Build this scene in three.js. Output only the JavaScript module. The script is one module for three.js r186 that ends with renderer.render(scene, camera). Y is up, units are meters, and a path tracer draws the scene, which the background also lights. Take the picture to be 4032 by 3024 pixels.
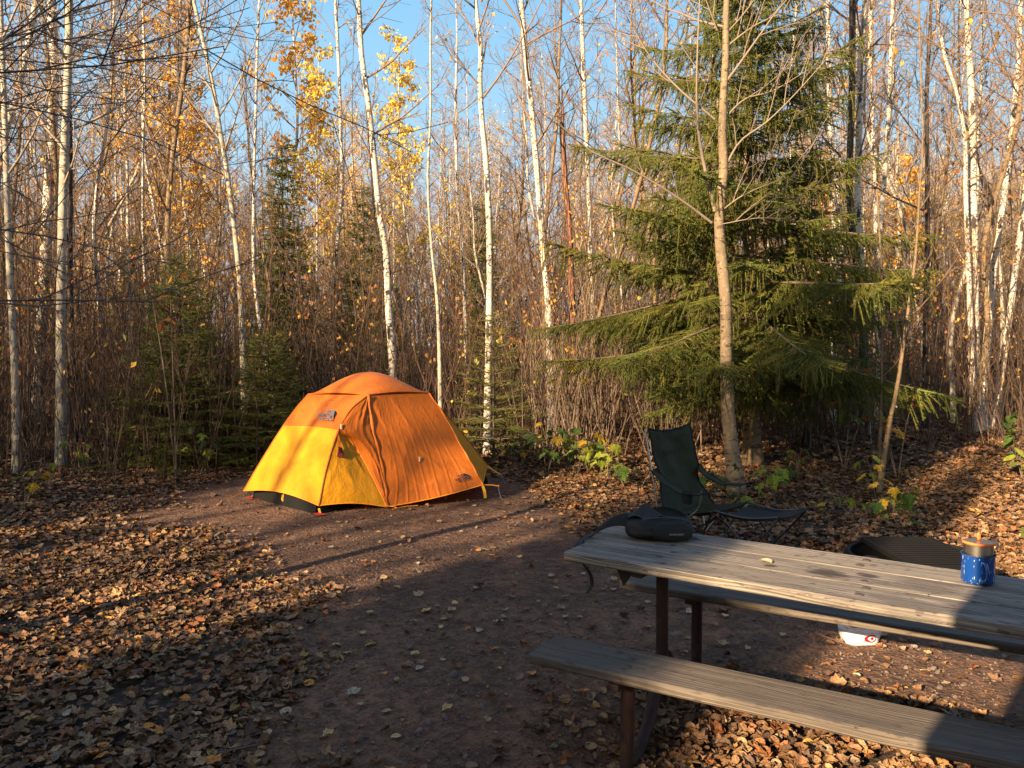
import * as THREE from 'three';
import { ImprovedNoise } from 'three/addons/math/ImprovedNoise.js';
import { RoundedBoxGeometry } from 'three/addons/geometries/RoundedBoxGeometry.js';
import { mergeGeometries } from 'three/addons/utils/BufferGeometryUtils.js';

// ---------- camera, sky, sun, exposure ----------
const scene = new THREE.Scene();
const camera = new THREE.PerspectiveCamera(49.65, 4 / 3, 0.05, 600);
camera.position.set(0, 1.65, 0);
camera.rotation.set(-3.03 * Math.PI / 180, 0, 0);
const EXPOSURE = 3.3;
const renderer = new THREE.WebGLRenderer({ antialias: true });
renderer.toneMapping = THREE.LinearToneMapping;
renderer.toneMappingExposure = EXPOSURE;
renderer.shadowMap.enabled = true;

const SUN_AZ = 39 * Math.PI / 180, SUN_EL = 20.2 * Math.PI / 180;      // the light travels right and away from the camera
const SUN_DIR = new THREE.Vector3(Math.sin(SUN_AZ) * Math.cos(SUN_EL), -Math.sin(SUN_EL), -Math.cos(SUN_AZ) * Math.cos(SUN_EL));
const sun = new THREE.DirectionalLight(new THREE.Color().setRGB(1, 0.76, 0.49), 5);
sun.name = 'sun';
sun.position.copy(SUN_DIR).multiplyScalar(-60);
sun.castShadow = true; sun.shadow.mapSize.set(4096, 4096); sun.shadow.radius = 1;
Object.assign(sun.shadow.camera, { left: -40, right: 40, top: 40, bottom: -40, near: 1, far: 160 });
scene.add(sun, sun.target);

{ // clear autumn sky: pale at the horizon, deeper blue overhead, a warm haze round the sun
  const W = 512, Hh = 256, d = new Float32Array(W * Hh * 4);
  const stops = [[0, .84, .91, .97], [.10, .66, .86, 1.0], [.22, .45, .76, 1.0], [.38, .29, .64, .99], [.6, .13, .36, .74], [1, .065, .2, .5]];
  const toSun = SUN_DIR.clone().negate();
  for (let r = 0; r < Hh; r++) {
    const el = ((r + .5) / Hh - .5) * Math.PI, y = Math.max(0, Math.sin(el));
    let k = 0; while (k < stops.length - 2 && stops[k + 1][0] < y) k++;
    const a = stops[k], b = stops[k + 1], t = Math.min(1, Math.max(0, (y - a[0]) / (b[0] - a[0])));
    for (let c = 0; c < W; c++) {
      const az = ((c + .5) / W - .5) * 2 * Math.PI, ce = Math.cos(el);
      const cs = Math.cos(az) * ce * toSun.x + Math.sin(el) * toSun.y + Math.sin(az) * ce * toSun.z;
      const g = 1.2 * Math.exp((cs - 1) * 14) + .6 * Math.exp((cs - 1) * 2.4), o = (r * W + c) * 4;
      for (let q = 0; q < 3; q++) d[o + q] = (a[q + 1] + (b[q + 1] - a[q + 1]) * t + g * [1, .80, .52][q]) / EXPOSURE * 1.0;
      d[o + 3] = 1;
    }
  }
  const sky = new THREE.DataTexture(d, W, Hh, THREE.RGBAFormat, THREE.FloatType);
  sky.mapping = THREE.EquirectangularReflectionMapping; sky.magFilter = THREE.LinearFilter; sky.needsUpdate = true;
  scene.background = sky; scene.environment = sky;
}

// ---------- helpers ----------
const PI = Math.PI, V3 = (x = 0, y = 0, z = 0) => new THREE.Vector3(x, y, z);
function rand(seed) { let a = seed >>> 0; return () => { a = (a + 0x6D2B79F5) | 0; let t = Math.imul(a ^ (a >>> 15), 1 | a); t = (t + Math.imul(t ^ (t >>> 7), 61 | t)) ^ t; return ((t ^ (t >>> 14)) >>> 0) / 4294967296; }; }
const RR = (R, a, b) => a + (b - a) * R();
const lerp = (a, b, t) => a + (b - a) * t, clamp = (x, a = 0, b = 1) => Math.min(b, Math.max(a, x));
const sstep = (a, b, x) => { const t = clamp((x - a) / (b - a)); return t * t * (3 - 2 * t); };
function h2(x, y, s) { let n = Math.imul(x, 374761393) + Math.imul(y, 668265263) + Math.imul(s, 974634777); n = Math.imul(n ^ (n >>> 13), 1274126177); return ((n ^ (n >>> 16)) >>> 0) / 4294967296; }
function vn(x, y, s = 0, px = 0, py = 0) {                              // value noise, periodic where px, py are given
  const ix = Math.floor(x), iy = Math.floor(y), fx = x - ix, fy = y - iy, u = fx * fx * (3 - 2 * fx), v = fy * fy * (3 - 2 * fy);
  const w = (i, p) => p ? ((i % p) + p) % p : i;
  const a = w(ix, px), b = w(ix + 1, px), c = w(iy, py), d = w(iy + 1, py);
  return lerp(lerp(h2(a, c, s), h2(b, c, s), u), lerp(h2(a, d, s), h2(b, d, s), u), v);
}
function fbm(x, y, s = 0, o = 4, px = 0, py = 0) { let t = 0, a = .5, n = 0; for (let k = 0; k < o; k++) { t += a * vn(x, y, s + k, px, py); n += a; a *= .5; x *= 2; y *= 2; px *= 2; py *= 2; } return t / n; }
function tex(w, h, fn, srgb = true) {                                   // fn(u, v) -> [r, g, b] 0..255
  const d = new Uint8Array(w * h * 4);
  for (let y = 0; y < h; y++) for (let x = 0; x < w; x++) { const c = fn(x / w, y / h, x, y), o = (y * w + x) * 4; d[o] = clamp(c[0], 0, 255); d[o + 1] = clamp(c[1], 0, 255); d[o + 2] = clamp(c[2], 0, 255); d[o + 3] = c.length > 3 ? c[3] : 255; }
  const t = new THREE.DataTexture(d, w, h, THREE.RGBAFormat); t.wrapS = t.wrapT = THREE.RepeatWrapping; t.magFilter = THREE.LinearFilter; t.minFilter = THREE.LinearMipmapLinearFilter; t.generateMipmaps = true;
  if (srgb) t.colorSpace = THREE.SRGBColorSpace; t.needsUpdate = true; return t;
}
const mixc = (a, b, t) => [lerp(a[0], b[0], t), lerp(a[1], b[1], t), lerp(a[2], b[2], t)];
const mat = (rgb, o = {}) => new THREE.MeshStandardMaterial({ color: new THREE.Color().setRGB(...rgb), roughness: .85, side: THREE.DoubleSide, ...o });
const pmat = (rgb, o = {}) => new THREE.MeshPhysicalMaterial({ color: new THREE.Color().setRGB(...rgb), roughness: .85, side: THREE.DoubleSide, ...o });
const taken = new Map();
function numbered(n) { const k = taken.get(n) || 0; taken.set(n, k + 1); return k ? n + '_' + String(k).padStart(3, '0') : n; }
function tag(o, label, category, group, kind) { o.userData = {}; if (label) o.userData.label = label; if (category) o.userData.category = category; if (group) o.userData.group = group; if (kind) o.userData.kind = kind; return o; }
function shade(o) { o.castShadow = o.receiveShadow = true; return o; }
function part(name, geo, m, parent) { const o = shade(new THREE.Mesh(geo, m)); o.name = name; parent.add(o); return o; }
function thing(name, label, category, [x, y, z] = [0, 0, 0], turn = 0, group) { const o = new THREE.Group(); o.name = numbered(name); o.position.set(x, y, z); o.rotation.y = turn; scene.add(o); return tag(o, label, category, group); }
function single(name, geo, m, label, category, group) { const o = shade(new THREE.Mesh(geo, m)); o.name = numbered(name); scene.add(o); return tag(o, label, category, group); }
function struct(name, geo, m) { const o = shade(new THREE.Mesh(geo, m)); o.name = name; scene.add(o); return tag(o, null, null, null, 'structure'); }
function instanced(name, geo, m, mats, cols, parent) {
  const o = shade(new THREE.InstancedMesh(geo, m, mats.length)); o.name = name;
  mats.forEach((q, i) => o.setMatrixAt(i, q)); if (cols) cols.forEach((c, i) => o.setColorAt(i, c));
  o.userData.kind = 'stuff'; parent.add(o); return o;
}
class MB {
  constructor() { this.p = []; this.n = []; this.u = []; this.i = []; this.c = null; }
  get count() { return this.p.length / 3; }
  tube(P, R, S = 4, o = {}) {                                           // P: Vector3s, R: radii
    const n = P.length, seam = o.uv ? 1 : 0, b0 = this.count, T = V3(), N = V3(), B = V3(), D = V3();
    let len = o.v0 || 0;
    for (let k = 0; k < n; k++) {
      T.subVectors(P[Math.min(n - 1, k + 1)], P[Math.max(0, k - 1)]).normalize();
      if (!k) { N.set(Math.abs(T.y) > .9 ? 1 : 0, Math.abs(T.y) > .9 ? 0 : 1, 0); }
      N.addScaledVector(T, -N.dot(T)).normalize(); B.crossVectors(T, N);
      if (k) len += P[k].distanceTo(P[k - 1]);
      for (let j = 0; j < S + seam; j++) {
        const a = j / S * 2 * PI; D.copy(N).multiplyScalar(Math.cos(a)).addScaledVector(B, Math.sin(a));
        const r = typeof R[k] === 'function' ? R[k](a) : R[k];
        this.p.push(P[k].x + D.x * r, P[k].y + D.y * r, P[k].z + D.z * r); this.n.push(D.x, D.y, D.z);
        this.u.push(j / S * (o.ur || 1), len * (o.vs || 1));
      }
    }
    const M = S + seam;
    for (let k = 0; k < n - 1; k++) for (let j = 0; j < S; j++) {
      const a = b0 + k * M + j, b = b0 + k * M + (j + 1) % M, c = a + M, d = b + M;
      this.i.push(a, b, d, a, d, c);
    }
    if (o.caps) for (const [k, s] of [[0, -1], [n - 1, 1]]) {
      T.subVectors(P[Math.min(n - 1, k + 1)], P[Math.max(0, k - 1)]).normalize().multiplyScalar(s);
      const b = this.count; this.p.push(P[k].x, P[k].y, P[k].z); this.n.push(T.x, T.y, T.z); this.u.push(.5, .5);
      for (let j = 0; j < S; j++) { const q = (b0 + k * M + j) * 3; this.p.push(this.p[q], this.p[q + 1], this.p[q + 2]); this.n.push(T.x, T.y, T.z); this.u.push(.5, .5); }
      for (let j = 0; j < S; j++) { const x = b + 1 + j, y = b + 1 + (j + 1) % S; s > 0 ? this.i.push(b, x, y) : this.i.push(b, y, x); }
    }
    return this;
  }
  tri(a, b, c) { const q = this.count; const n = V3().subVectors(b, a).cross(V3().subVectors(c, a)).normalize(); for (const v of [a, b, c]) { this.p.push(v.x, v.y, v.z); this.n.push(n.x, n.y, n.z); this.u.push(0, 0); } this.i.push(q, q + 1, q + 2); }
  add(g, m) {                                                           // append another geometry, moved by m
    const b = this.count, P = g.attributes.position, Nn = g.attributes.normal, U = g.attributes.uv, v = V3(), nm = m ? new THREE.Matrix3().getNormalMatrix(m) : null;
    for (let k = 0; k < P.count; k++) {
      v.fromBufferAttribute(P, k); if (m) v.applyMatrix4(m); this.p.push(v.x, v.y, v.z);
      v.fromBufferAttribute(Nn, k); if (m) v.applyMatrix3(nm).normalize(); this.n.push(v.x, v.y, v.z);
      U ? this.u.push(U.getX(k), U.getY(k)) : this.u.push(0, 0);
    }
    const I = g.index; for (let k = 0, e = I ? I.count : P.count; k < e; k++) this.i.push(b + (I ? I.getX(k) : k));
    return this;
  }
  geo() {
    const g = new THREE.BufferGeometry();
    g.setAttribute('position', new THREE.Float32BufferAttribute(this.p, 3)); g.setAttribute('normal', new THREE.Float32BufferAttribute(this.n, 3)); g.setAttribute('uv', new THREE.Float32BufferAttribute(this.u, 2));
    g.setIndex(this.i); return g;
  }
}
function grid(nu, nv, fn, uvs = [1, 1]) {                                // fn(s, t) -> Vector3; a smooth sheet
  const p = [], u = [], idx = [];
  for (let j = 0; j <= nv; j++) for (let i = 0; i <= nu; i++) { const v = fn(i / nu, j / nv); p.push(v.x, v.y, v.z); u.push(i / nu * uvs[0], j / nv * uvs[1]); }
  for (let j = 0; j < nv; j++) for (let i = 0; i < nu; i++) { const a = j * (nu + 1) + i, b = a + 1, c = a + nu + 1, d = c + 1; idx.push(a, b, d, a, d, c); }
  const g = new THREE.BufferGeometry(); g.setAttribute('position', new THREE.Float32BufferAttribute(p, 3)); g.setAttribute('uv', new THREE.Float32BufferAttribute(u, 2)); g.setIndex(idx); g.computeVertexNormals(); return g;
}
const tubeAlong = (pts, r, S = 8, n = 24, o = {}) => { const c = new THREE.CatmullRomCurve3(pts.map((q) => q.isVector3 ? q : V3(...q)), false, 'centripetal').getPoints(n); return new MB().tube(c, c.map((_, k) => typeof r === 'function' ? r(k / n) : r), S, { caps: true, ...o }).geo(); };
const spline = (pts, n) => new THREE.CatmullRomCurve3(pts.map((q) => q.isVector3 ? q : V3(...q)), false, 'centripetal').getPoints(n);
const M4 = (x, y, z, rx = 0, ry = 0, rz = 0, s = 1) => new THREE.Matrix4().compose(V3(x, y, z), new THREE.Quaternion().setFromEuler(new THREE.Euler(rx, ry, rz, 'YXZ')), Array.isArray(s) ? V3(...s) : V3(s, s, s));

// ---------- the ground ----------
const PAD = [[-3.6, -7.35], [-2.9, -7.0], [-2.35, -6.5], [-1.95, -5.9], [-1.45, -5.3], [-1.15, -4.95], [-1.22, -4.4], [-1.02, -3.8], [-.9, -3.1], [-.8, -1.2], [.3, -1.2], [.4, -3.2], [.5, -3.85], [1.1, -3.75], [2.6, -2.9], [3.4, -3.3], [3.1, -4.7], [2.5, -5.05], [1.75, -5.6], [1.0, -6.5], [.55, -7.9], [.35, -8.9], [.15, -9.9], [-.4, -10.6], [-2.0, -10.7], [-3.2, -9.9], [-3.9, -8.6]];
function padDist(x, z) {                                                 // > 0 outside the bare dirt, metres
  x += (fbm(x * 1.7, z * 1.7, 11, 3) - .5) * .9; z += (fbm(x * 1.7 + 40, z * 1.7, 12, 3) - .5) * .9;
  let inside = false, best = 1e9;
  for (let i = 0, j = PAD.length - 1; i < PAD.length; j = i++) {
    const [xi, zi] = PAD[i], [xj, zj] = PAD[j];
    if ((zi > z) !== (zj > z) && x < (xj - xi) * (z - zi) / (zj - zi) + xi) inside = !inside;
    const dx = xj - xi, dz = zj - zi, t = clamp(((x - xi) * dx + (z - zi) * dz) / (dx * dx + dz * dz)), ex = x - xi - dx * t, ez = z - zi - dz * t;
    best = Math.min(best, ex * ex + ez * ez);
  }
  return (inside ? -1 : 1) * Math.sqrt(best);
}
function gh(x, z) {                                                      // height of the ground
  const away = sstep(9, 16, Math.hypot(x * .8, z + 4));
  let y = (fbm(x * .9, z * .9, 21, 3) - .5) * .03 + (fbm(x * .35, z * .35, 22, 2) - .5) * (.03 + .25 * away);
  y += .16 * Math.exp(-((x - 6.6) ** 2 + (z + 10.2) ** 2) / 3.0);
  return y;
}
{
  const N = 210, p = [], u = [], c = [], idx = [], sp = (t) => Math.sinh(t * 5.2) / Math.sinh(5.2) * 220;
  for (let j = 0; j <= N; j++) for (let i = 0; i <= N; i++) {
    const x = sp(i / N * 2 - 1), z = sp(j / N * 2 - 1) - 5; p.push(x, gh(x, z), z); u.push(x / 2.2, z / 2.2);
    const d = padDist(x, z), k = sstep(-.05, .35, d), far = sstep(14, 24, Math.hypot(x, z));
    const dirt = [.178, .088, .044], soil = [.078, .046, .028], litter = [.17, .10, .052];
    const q = mixc(mixc(dirt, soil, k), litter, far), m = .62 + .76 * fbm(x * 1.3, z * 1.3, 31, 4); c.push(q[0] * m, q[1] * m, q[2] * m);
  }
  for (let j = 0; j < N; j++) for (let i = 0; i < N; i++) { const a = j * (N + 1) + i, b = a + 1, e = a + N + 1, f = e + 1; idx.push(a, e, b, b, e, f); }
  const g = new THREE.BufferGeometry(); g.setAttribute('position', new THREE.Float32BufferAttribute(p, 3)); g.setAttribute('uv', new THREE.Float32BufferAttribute(u, 2)); g.setAttribute('color', new THREE.Float32BufferAttribute(c, 3)); g.setIndex(idx); g.computeVertexNormals();
  const grit = (u_, v_) => .45 * fbm(u_ * 40, v_ * 40, 41, 4, 40, 40) + .35 * fbm(u_ * 150, v_ * 150, 42, 2, 150, 150) + .2 * fbm(u_ * 9, v_ * 9, 43, 3, 9, 9);
  const col = tex(1024, 1024, (u_, v_) => { const q = grit(u_, v_), s = vn(u_ * 210, v_ * 210, 44, 210, 210) > .93 ? 50 : 0; const m = 60 + q * 300; return [m + s, m * .985 + s, m * .97 + s]; });
  const bmp = tex(1024, 1024, (u_, v_) => { let q = grit(u_, v_); q += vn(u_ * 170, v_ * 170, 45, 170, 170) > .8 ? .12 : 0; return [q * 255, q * 255, q * 255]; }, false);
  struct('ground', g, new THREE.MeshStandardMaterial({ vertexColors: true, map: col, bumpMap: bmp, bumpScale: .032, roughness: .95 }));
}
console.log('ground', Date.now() % 1e6);
// ---------- bark, twigs, leaves ----------
const birchTex = tex(512, 1024, (u, v) => {
  const peel = fbm(u * 5, v * 5, 51, 4, 5, 5), soft = fbm(u * 9, v * 26, 52, 3, 9, 26);
  let c = mixc([222, 212, 196], [196, 172, 142], sstep(.45, .7, peel) * .55); c = mixc(c, [170, 165, 158], sstep(.5, .8, soft) * .5);
  const lent = fbm(u * 10, v * 90, 53, 2, 10, 90); if (lent > .64) c = mixc(c, [62, 52, 46], sstep(.64, .74, lent) * .85);
  const scar = fbm(u * 3, v * 9, 54, 3, 3, 9); c = mixc(c, [48, 40, 35], sstep(.71, .78, scar) * .9);
  return c;
});
const aspenTex = tex(512, 1024, (u, v) => {
  const g = fbm(u * 6, v * 14, 61, 4, 6, 14), f = fbm(u * 24, v * 60, 62, 3, 24, 60);
  let c = mixc([176, 164, 142], [136, 126, 110], g); c = mixc(c, [200, 190, 168], sstep(.55, .8, f) * .5);
  const dash = fbm(u * 7, v * 70, 63, 2, 7, 70); c = mixc(c, [66, 56, 46], sstep(.66, .78, dash) * .7);
  const lich = fbm(u * 18, v * 30, 64, 3, 18, 30); c = mixc(c, [196, 190, 172], sstep(.66, .74, lich) * .6);
  return c;
});
const darkTex = tex(256, 1024, (u, v) => { const g = fbm(u * 12, v * 8, 71, 4, 12, 8), f = fbm(u * 30, v * 30, 72, 2, 30, 30); let c = mixc([38, 30, 25], [104, 88, 74], sstep(.3, .75, g)); return mixc(c, [128, 116, 104], sstep(.6, .8, f) * .5); });
const darkBump = tex(256, 512, (u, v) => { const g = fbm(u * 12, v * 5, 71, 4, 12, 5) * 255; return [g, g, g]; }, false);
const barkM = {
  birch: new THREE.MeshStandardMaterial({ map: birchTex, color: new THREE.Color().setRGB(.74, .73, .71), roughness: .8 }), aspen: new THREE.MeshStandardMaterial({ map: aspenTex, roughness: .85 }),
  maple: new THREE.MeshStandardMaterial({ map: aspenTex, color: new THREE.Color().setRGB(.60, .50, .38), roughness: .85, bumpMap: darkBump, bumpScale: .004 }),
  brown: new THREE.MeshStandardMaterial({ map: aspenTex, color: new THREE.Color().setRGB(.52, .40, .28), roughness: .9 }),
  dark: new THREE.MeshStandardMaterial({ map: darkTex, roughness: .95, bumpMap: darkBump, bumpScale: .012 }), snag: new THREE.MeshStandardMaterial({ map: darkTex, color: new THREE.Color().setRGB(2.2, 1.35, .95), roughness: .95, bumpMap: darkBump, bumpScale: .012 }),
};
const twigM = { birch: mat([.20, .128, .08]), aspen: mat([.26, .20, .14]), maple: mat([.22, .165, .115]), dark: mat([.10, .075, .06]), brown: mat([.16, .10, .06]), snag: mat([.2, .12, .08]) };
const leafM = (rgb, t = .4) => pmat(rgb, { transmission: t, roughness: 1, thickness: 0, specularIntensity: .3 });
const goldM = leafM([.72, .40, .07]), yellowM = leafM([.78, .56, .10]), rustM = leafM([.50, .19, .05]), tanLeafM = leafM([.42, .26, .12], .3);

function grow(mb, P0, D0, L, r, lvl, R, o) {
  const ns = lvl === 0 ? 6 : lvl === 1 ? 4 : 2, P = [P0.clone()], rad = [r], D = D0.clone(), w = o.wig ?? .22;
  for (let k = 1; k <= ns; k++) { D.x += (R() - .5) * w; D.y += (R() - .5) * w + (o.up ?? .06); D.z += (R() - .5) * w; D.normalize(); P.push(P[k - 1].clone().addScaledVector(D, L / ns)); rad.push(lerp(r, Math.max(r * .22, o.rmin), k / ns)); }
  mb.tube(P, rad, lvl === 0 ? (o.s0 || 5) : lvl === 1 ? 4 : 3);
  if (lvl < o.depth) {
    const n = o.kids[lvl];
    for (let q = 0; q < n; q++) {
      const t = lerp(.15, 1, (q + R() * .8) / n), f = t * ns, k = Math.min(ns - 1, Math.floor(f)), at = P[k].clone().lerp(P[k + 1], f - k), T = V3().subVectors(P[k + 1], P[k]).normalize();
      const side = V3(R() - .5, R() - .5, R() - .5).addScaledVector(T, 0); side.addScaledVector(T, -side.dot(T)).normalize(); const a = RR(R, .45, .95);
      grow(mb, at, T.multiplyScalar(Math.cos(a)).addScaledVector(side, Math.sin(a)), L * RR(R, .32, .55) * (1.15 - .55 * t), Math.max(o.rmin, r * lerp(.5, .28, t)), lvl + 1, R, o);
    }
  } else if (o.tips) { o.tips.push(P[1], P[ns]); }
}
function leavesOn(tips, frac, size, R, spread = .05) {                   // small pointed leaves hung near the twig ends
  const mb = new MB();
  for (const t of tips) {
    if (R() > frac) continue;
    const c = t.clone().add(V3((R() - .5) * spread * 2, -R() * spread, (R() - .5) * spread * 2)), s = size * RR(R, .7, 1.25);
    const a = V3(R() - .5, R() * .6 - .8, R() - .5).normalize().multiplyScalar(s), b = V3(R() - .5, R() - .5, R() - .5); b.addScaledVector(a, -b.dot(a) / a.lengthSq()).normalize().multiplyScalar(s * .36);
    const n = V3().crossVectors(a, b).normalize().multiplyScalar(s * .1), l = c.clone().addScaledVector(a, .45).add(b).add(n), r = c.clone().addScaledVector(a, .45).sub(b).add(n), e = c.clone().add(a);
    mb.tri(c, l, e); mb.tri(c, e, r);
  }
  return mb.geo();
}
function trunkGeo(pts, r0, r1, S, segs, R, o = {}) {
  const P = spline(pts, segs), rad = P.map((_, k) => { const t = k / segs; return lerp(r0, r1, Math.pow(t, .85)) * (1 + (o.flare ?? .5) * Math.exp(-t * segs * .9) + (R() - .5) * .06); });
  return { P, rad, geo: new MB().tube(P, rad, S, { uv: 1, vs: o.vs || .5, caps: !!o.caps }).geo() };
}
// one tree: pts is its trunk inside the picture, carried on to its own height
function makeTree(g, kind, pts, r0, r1, height, R, o = {}) {
  const last = pts[pts.length - 1], prev = pts[Math.max(0, pts.length - 3)], d = V3().subVectors(last, prev).normalize(), full = pts.map((q) => q.clone());
  let y = last.y, p = last.clone();
  while (y < height && !o.broken) { d.lerp(V3((R() - .5) * .25, 1, (R() - .5) * .25).normalize(), .5).normalize(); p = p.clone().addScaledVector(d, 1.1); full.push(p); y = p.y; }
  const top = o.broken ? r1 : .012, tip = full[full.length - 1].y, frac = clamp((last.y) / tip);
  const n = Math.max(10, Math.round(tip * 2.4)), P = spline(full, n), rad = P.map((_, k) => { const t = k / n; return (t < frac ? lerp(r0, r1, t / frac) : lerp(r1, top, (t - frac) / (1 - frac + 1e-6))) * (1 + .45 * Math.exp(-t * n * .7) + (R() - .5) * .07); });
  part('trunk', new MB().tube(P, rad, o.sides || 9, { uv: 1, vs: o.vs || .5, caps: !!o.broken }).geo(), barkM[kind], g);
  const tips = [], nl = o.limbs ?? 18, opt = { depth: o.depth ?? 2, kids: o.kids || [6, 4], rmin: o.rmin || .0028, wig: o.wig ?? .24, up: o.up ?? .07, tips }, merged = o.single ? new MB() : null;
  for (let q = 0; q < nl; q++) {
    const h = lerp(o.from ?? .3, .97, (q + R() * .7) / nl), f = h * n, k = Math.min(n - 1, Math.floor(f)), at = P[k].clone().lerp(P[k + 1], f - k), rr = rad[k];
    const az = q * 2.4 + R() * 1.4, elv = RR(R, .35, 1.05), D = V3(Math.cos(az) * Math.cos(elv), Math.sin(elv), Math.sin(az) * Math.cos(elv));
    const L = (o.limbLen ?? 1.9) * RR(R, .55, 1.25) * (1.25 - h * .75) * (R() < .25 ? .45 : 1), mb = merged || new MB();
    grow(mb, at, D, L, Math.min(rr * .5, .006 + L * .0085), 0, R, opt);
    if (!merged) part('limb', mb.geo(), twigM[kind], g);
  }
  if (merged) part('crown', merged.geo(), twigM[kind], g);
  if (o.leaf) part('foliage', leavesOn(tips, o.leaf, o.leafSize || .055, R, o.spread || .08), o.leafM || goldM, g);
  return { P, rad, n, tips, opt };
}

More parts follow.
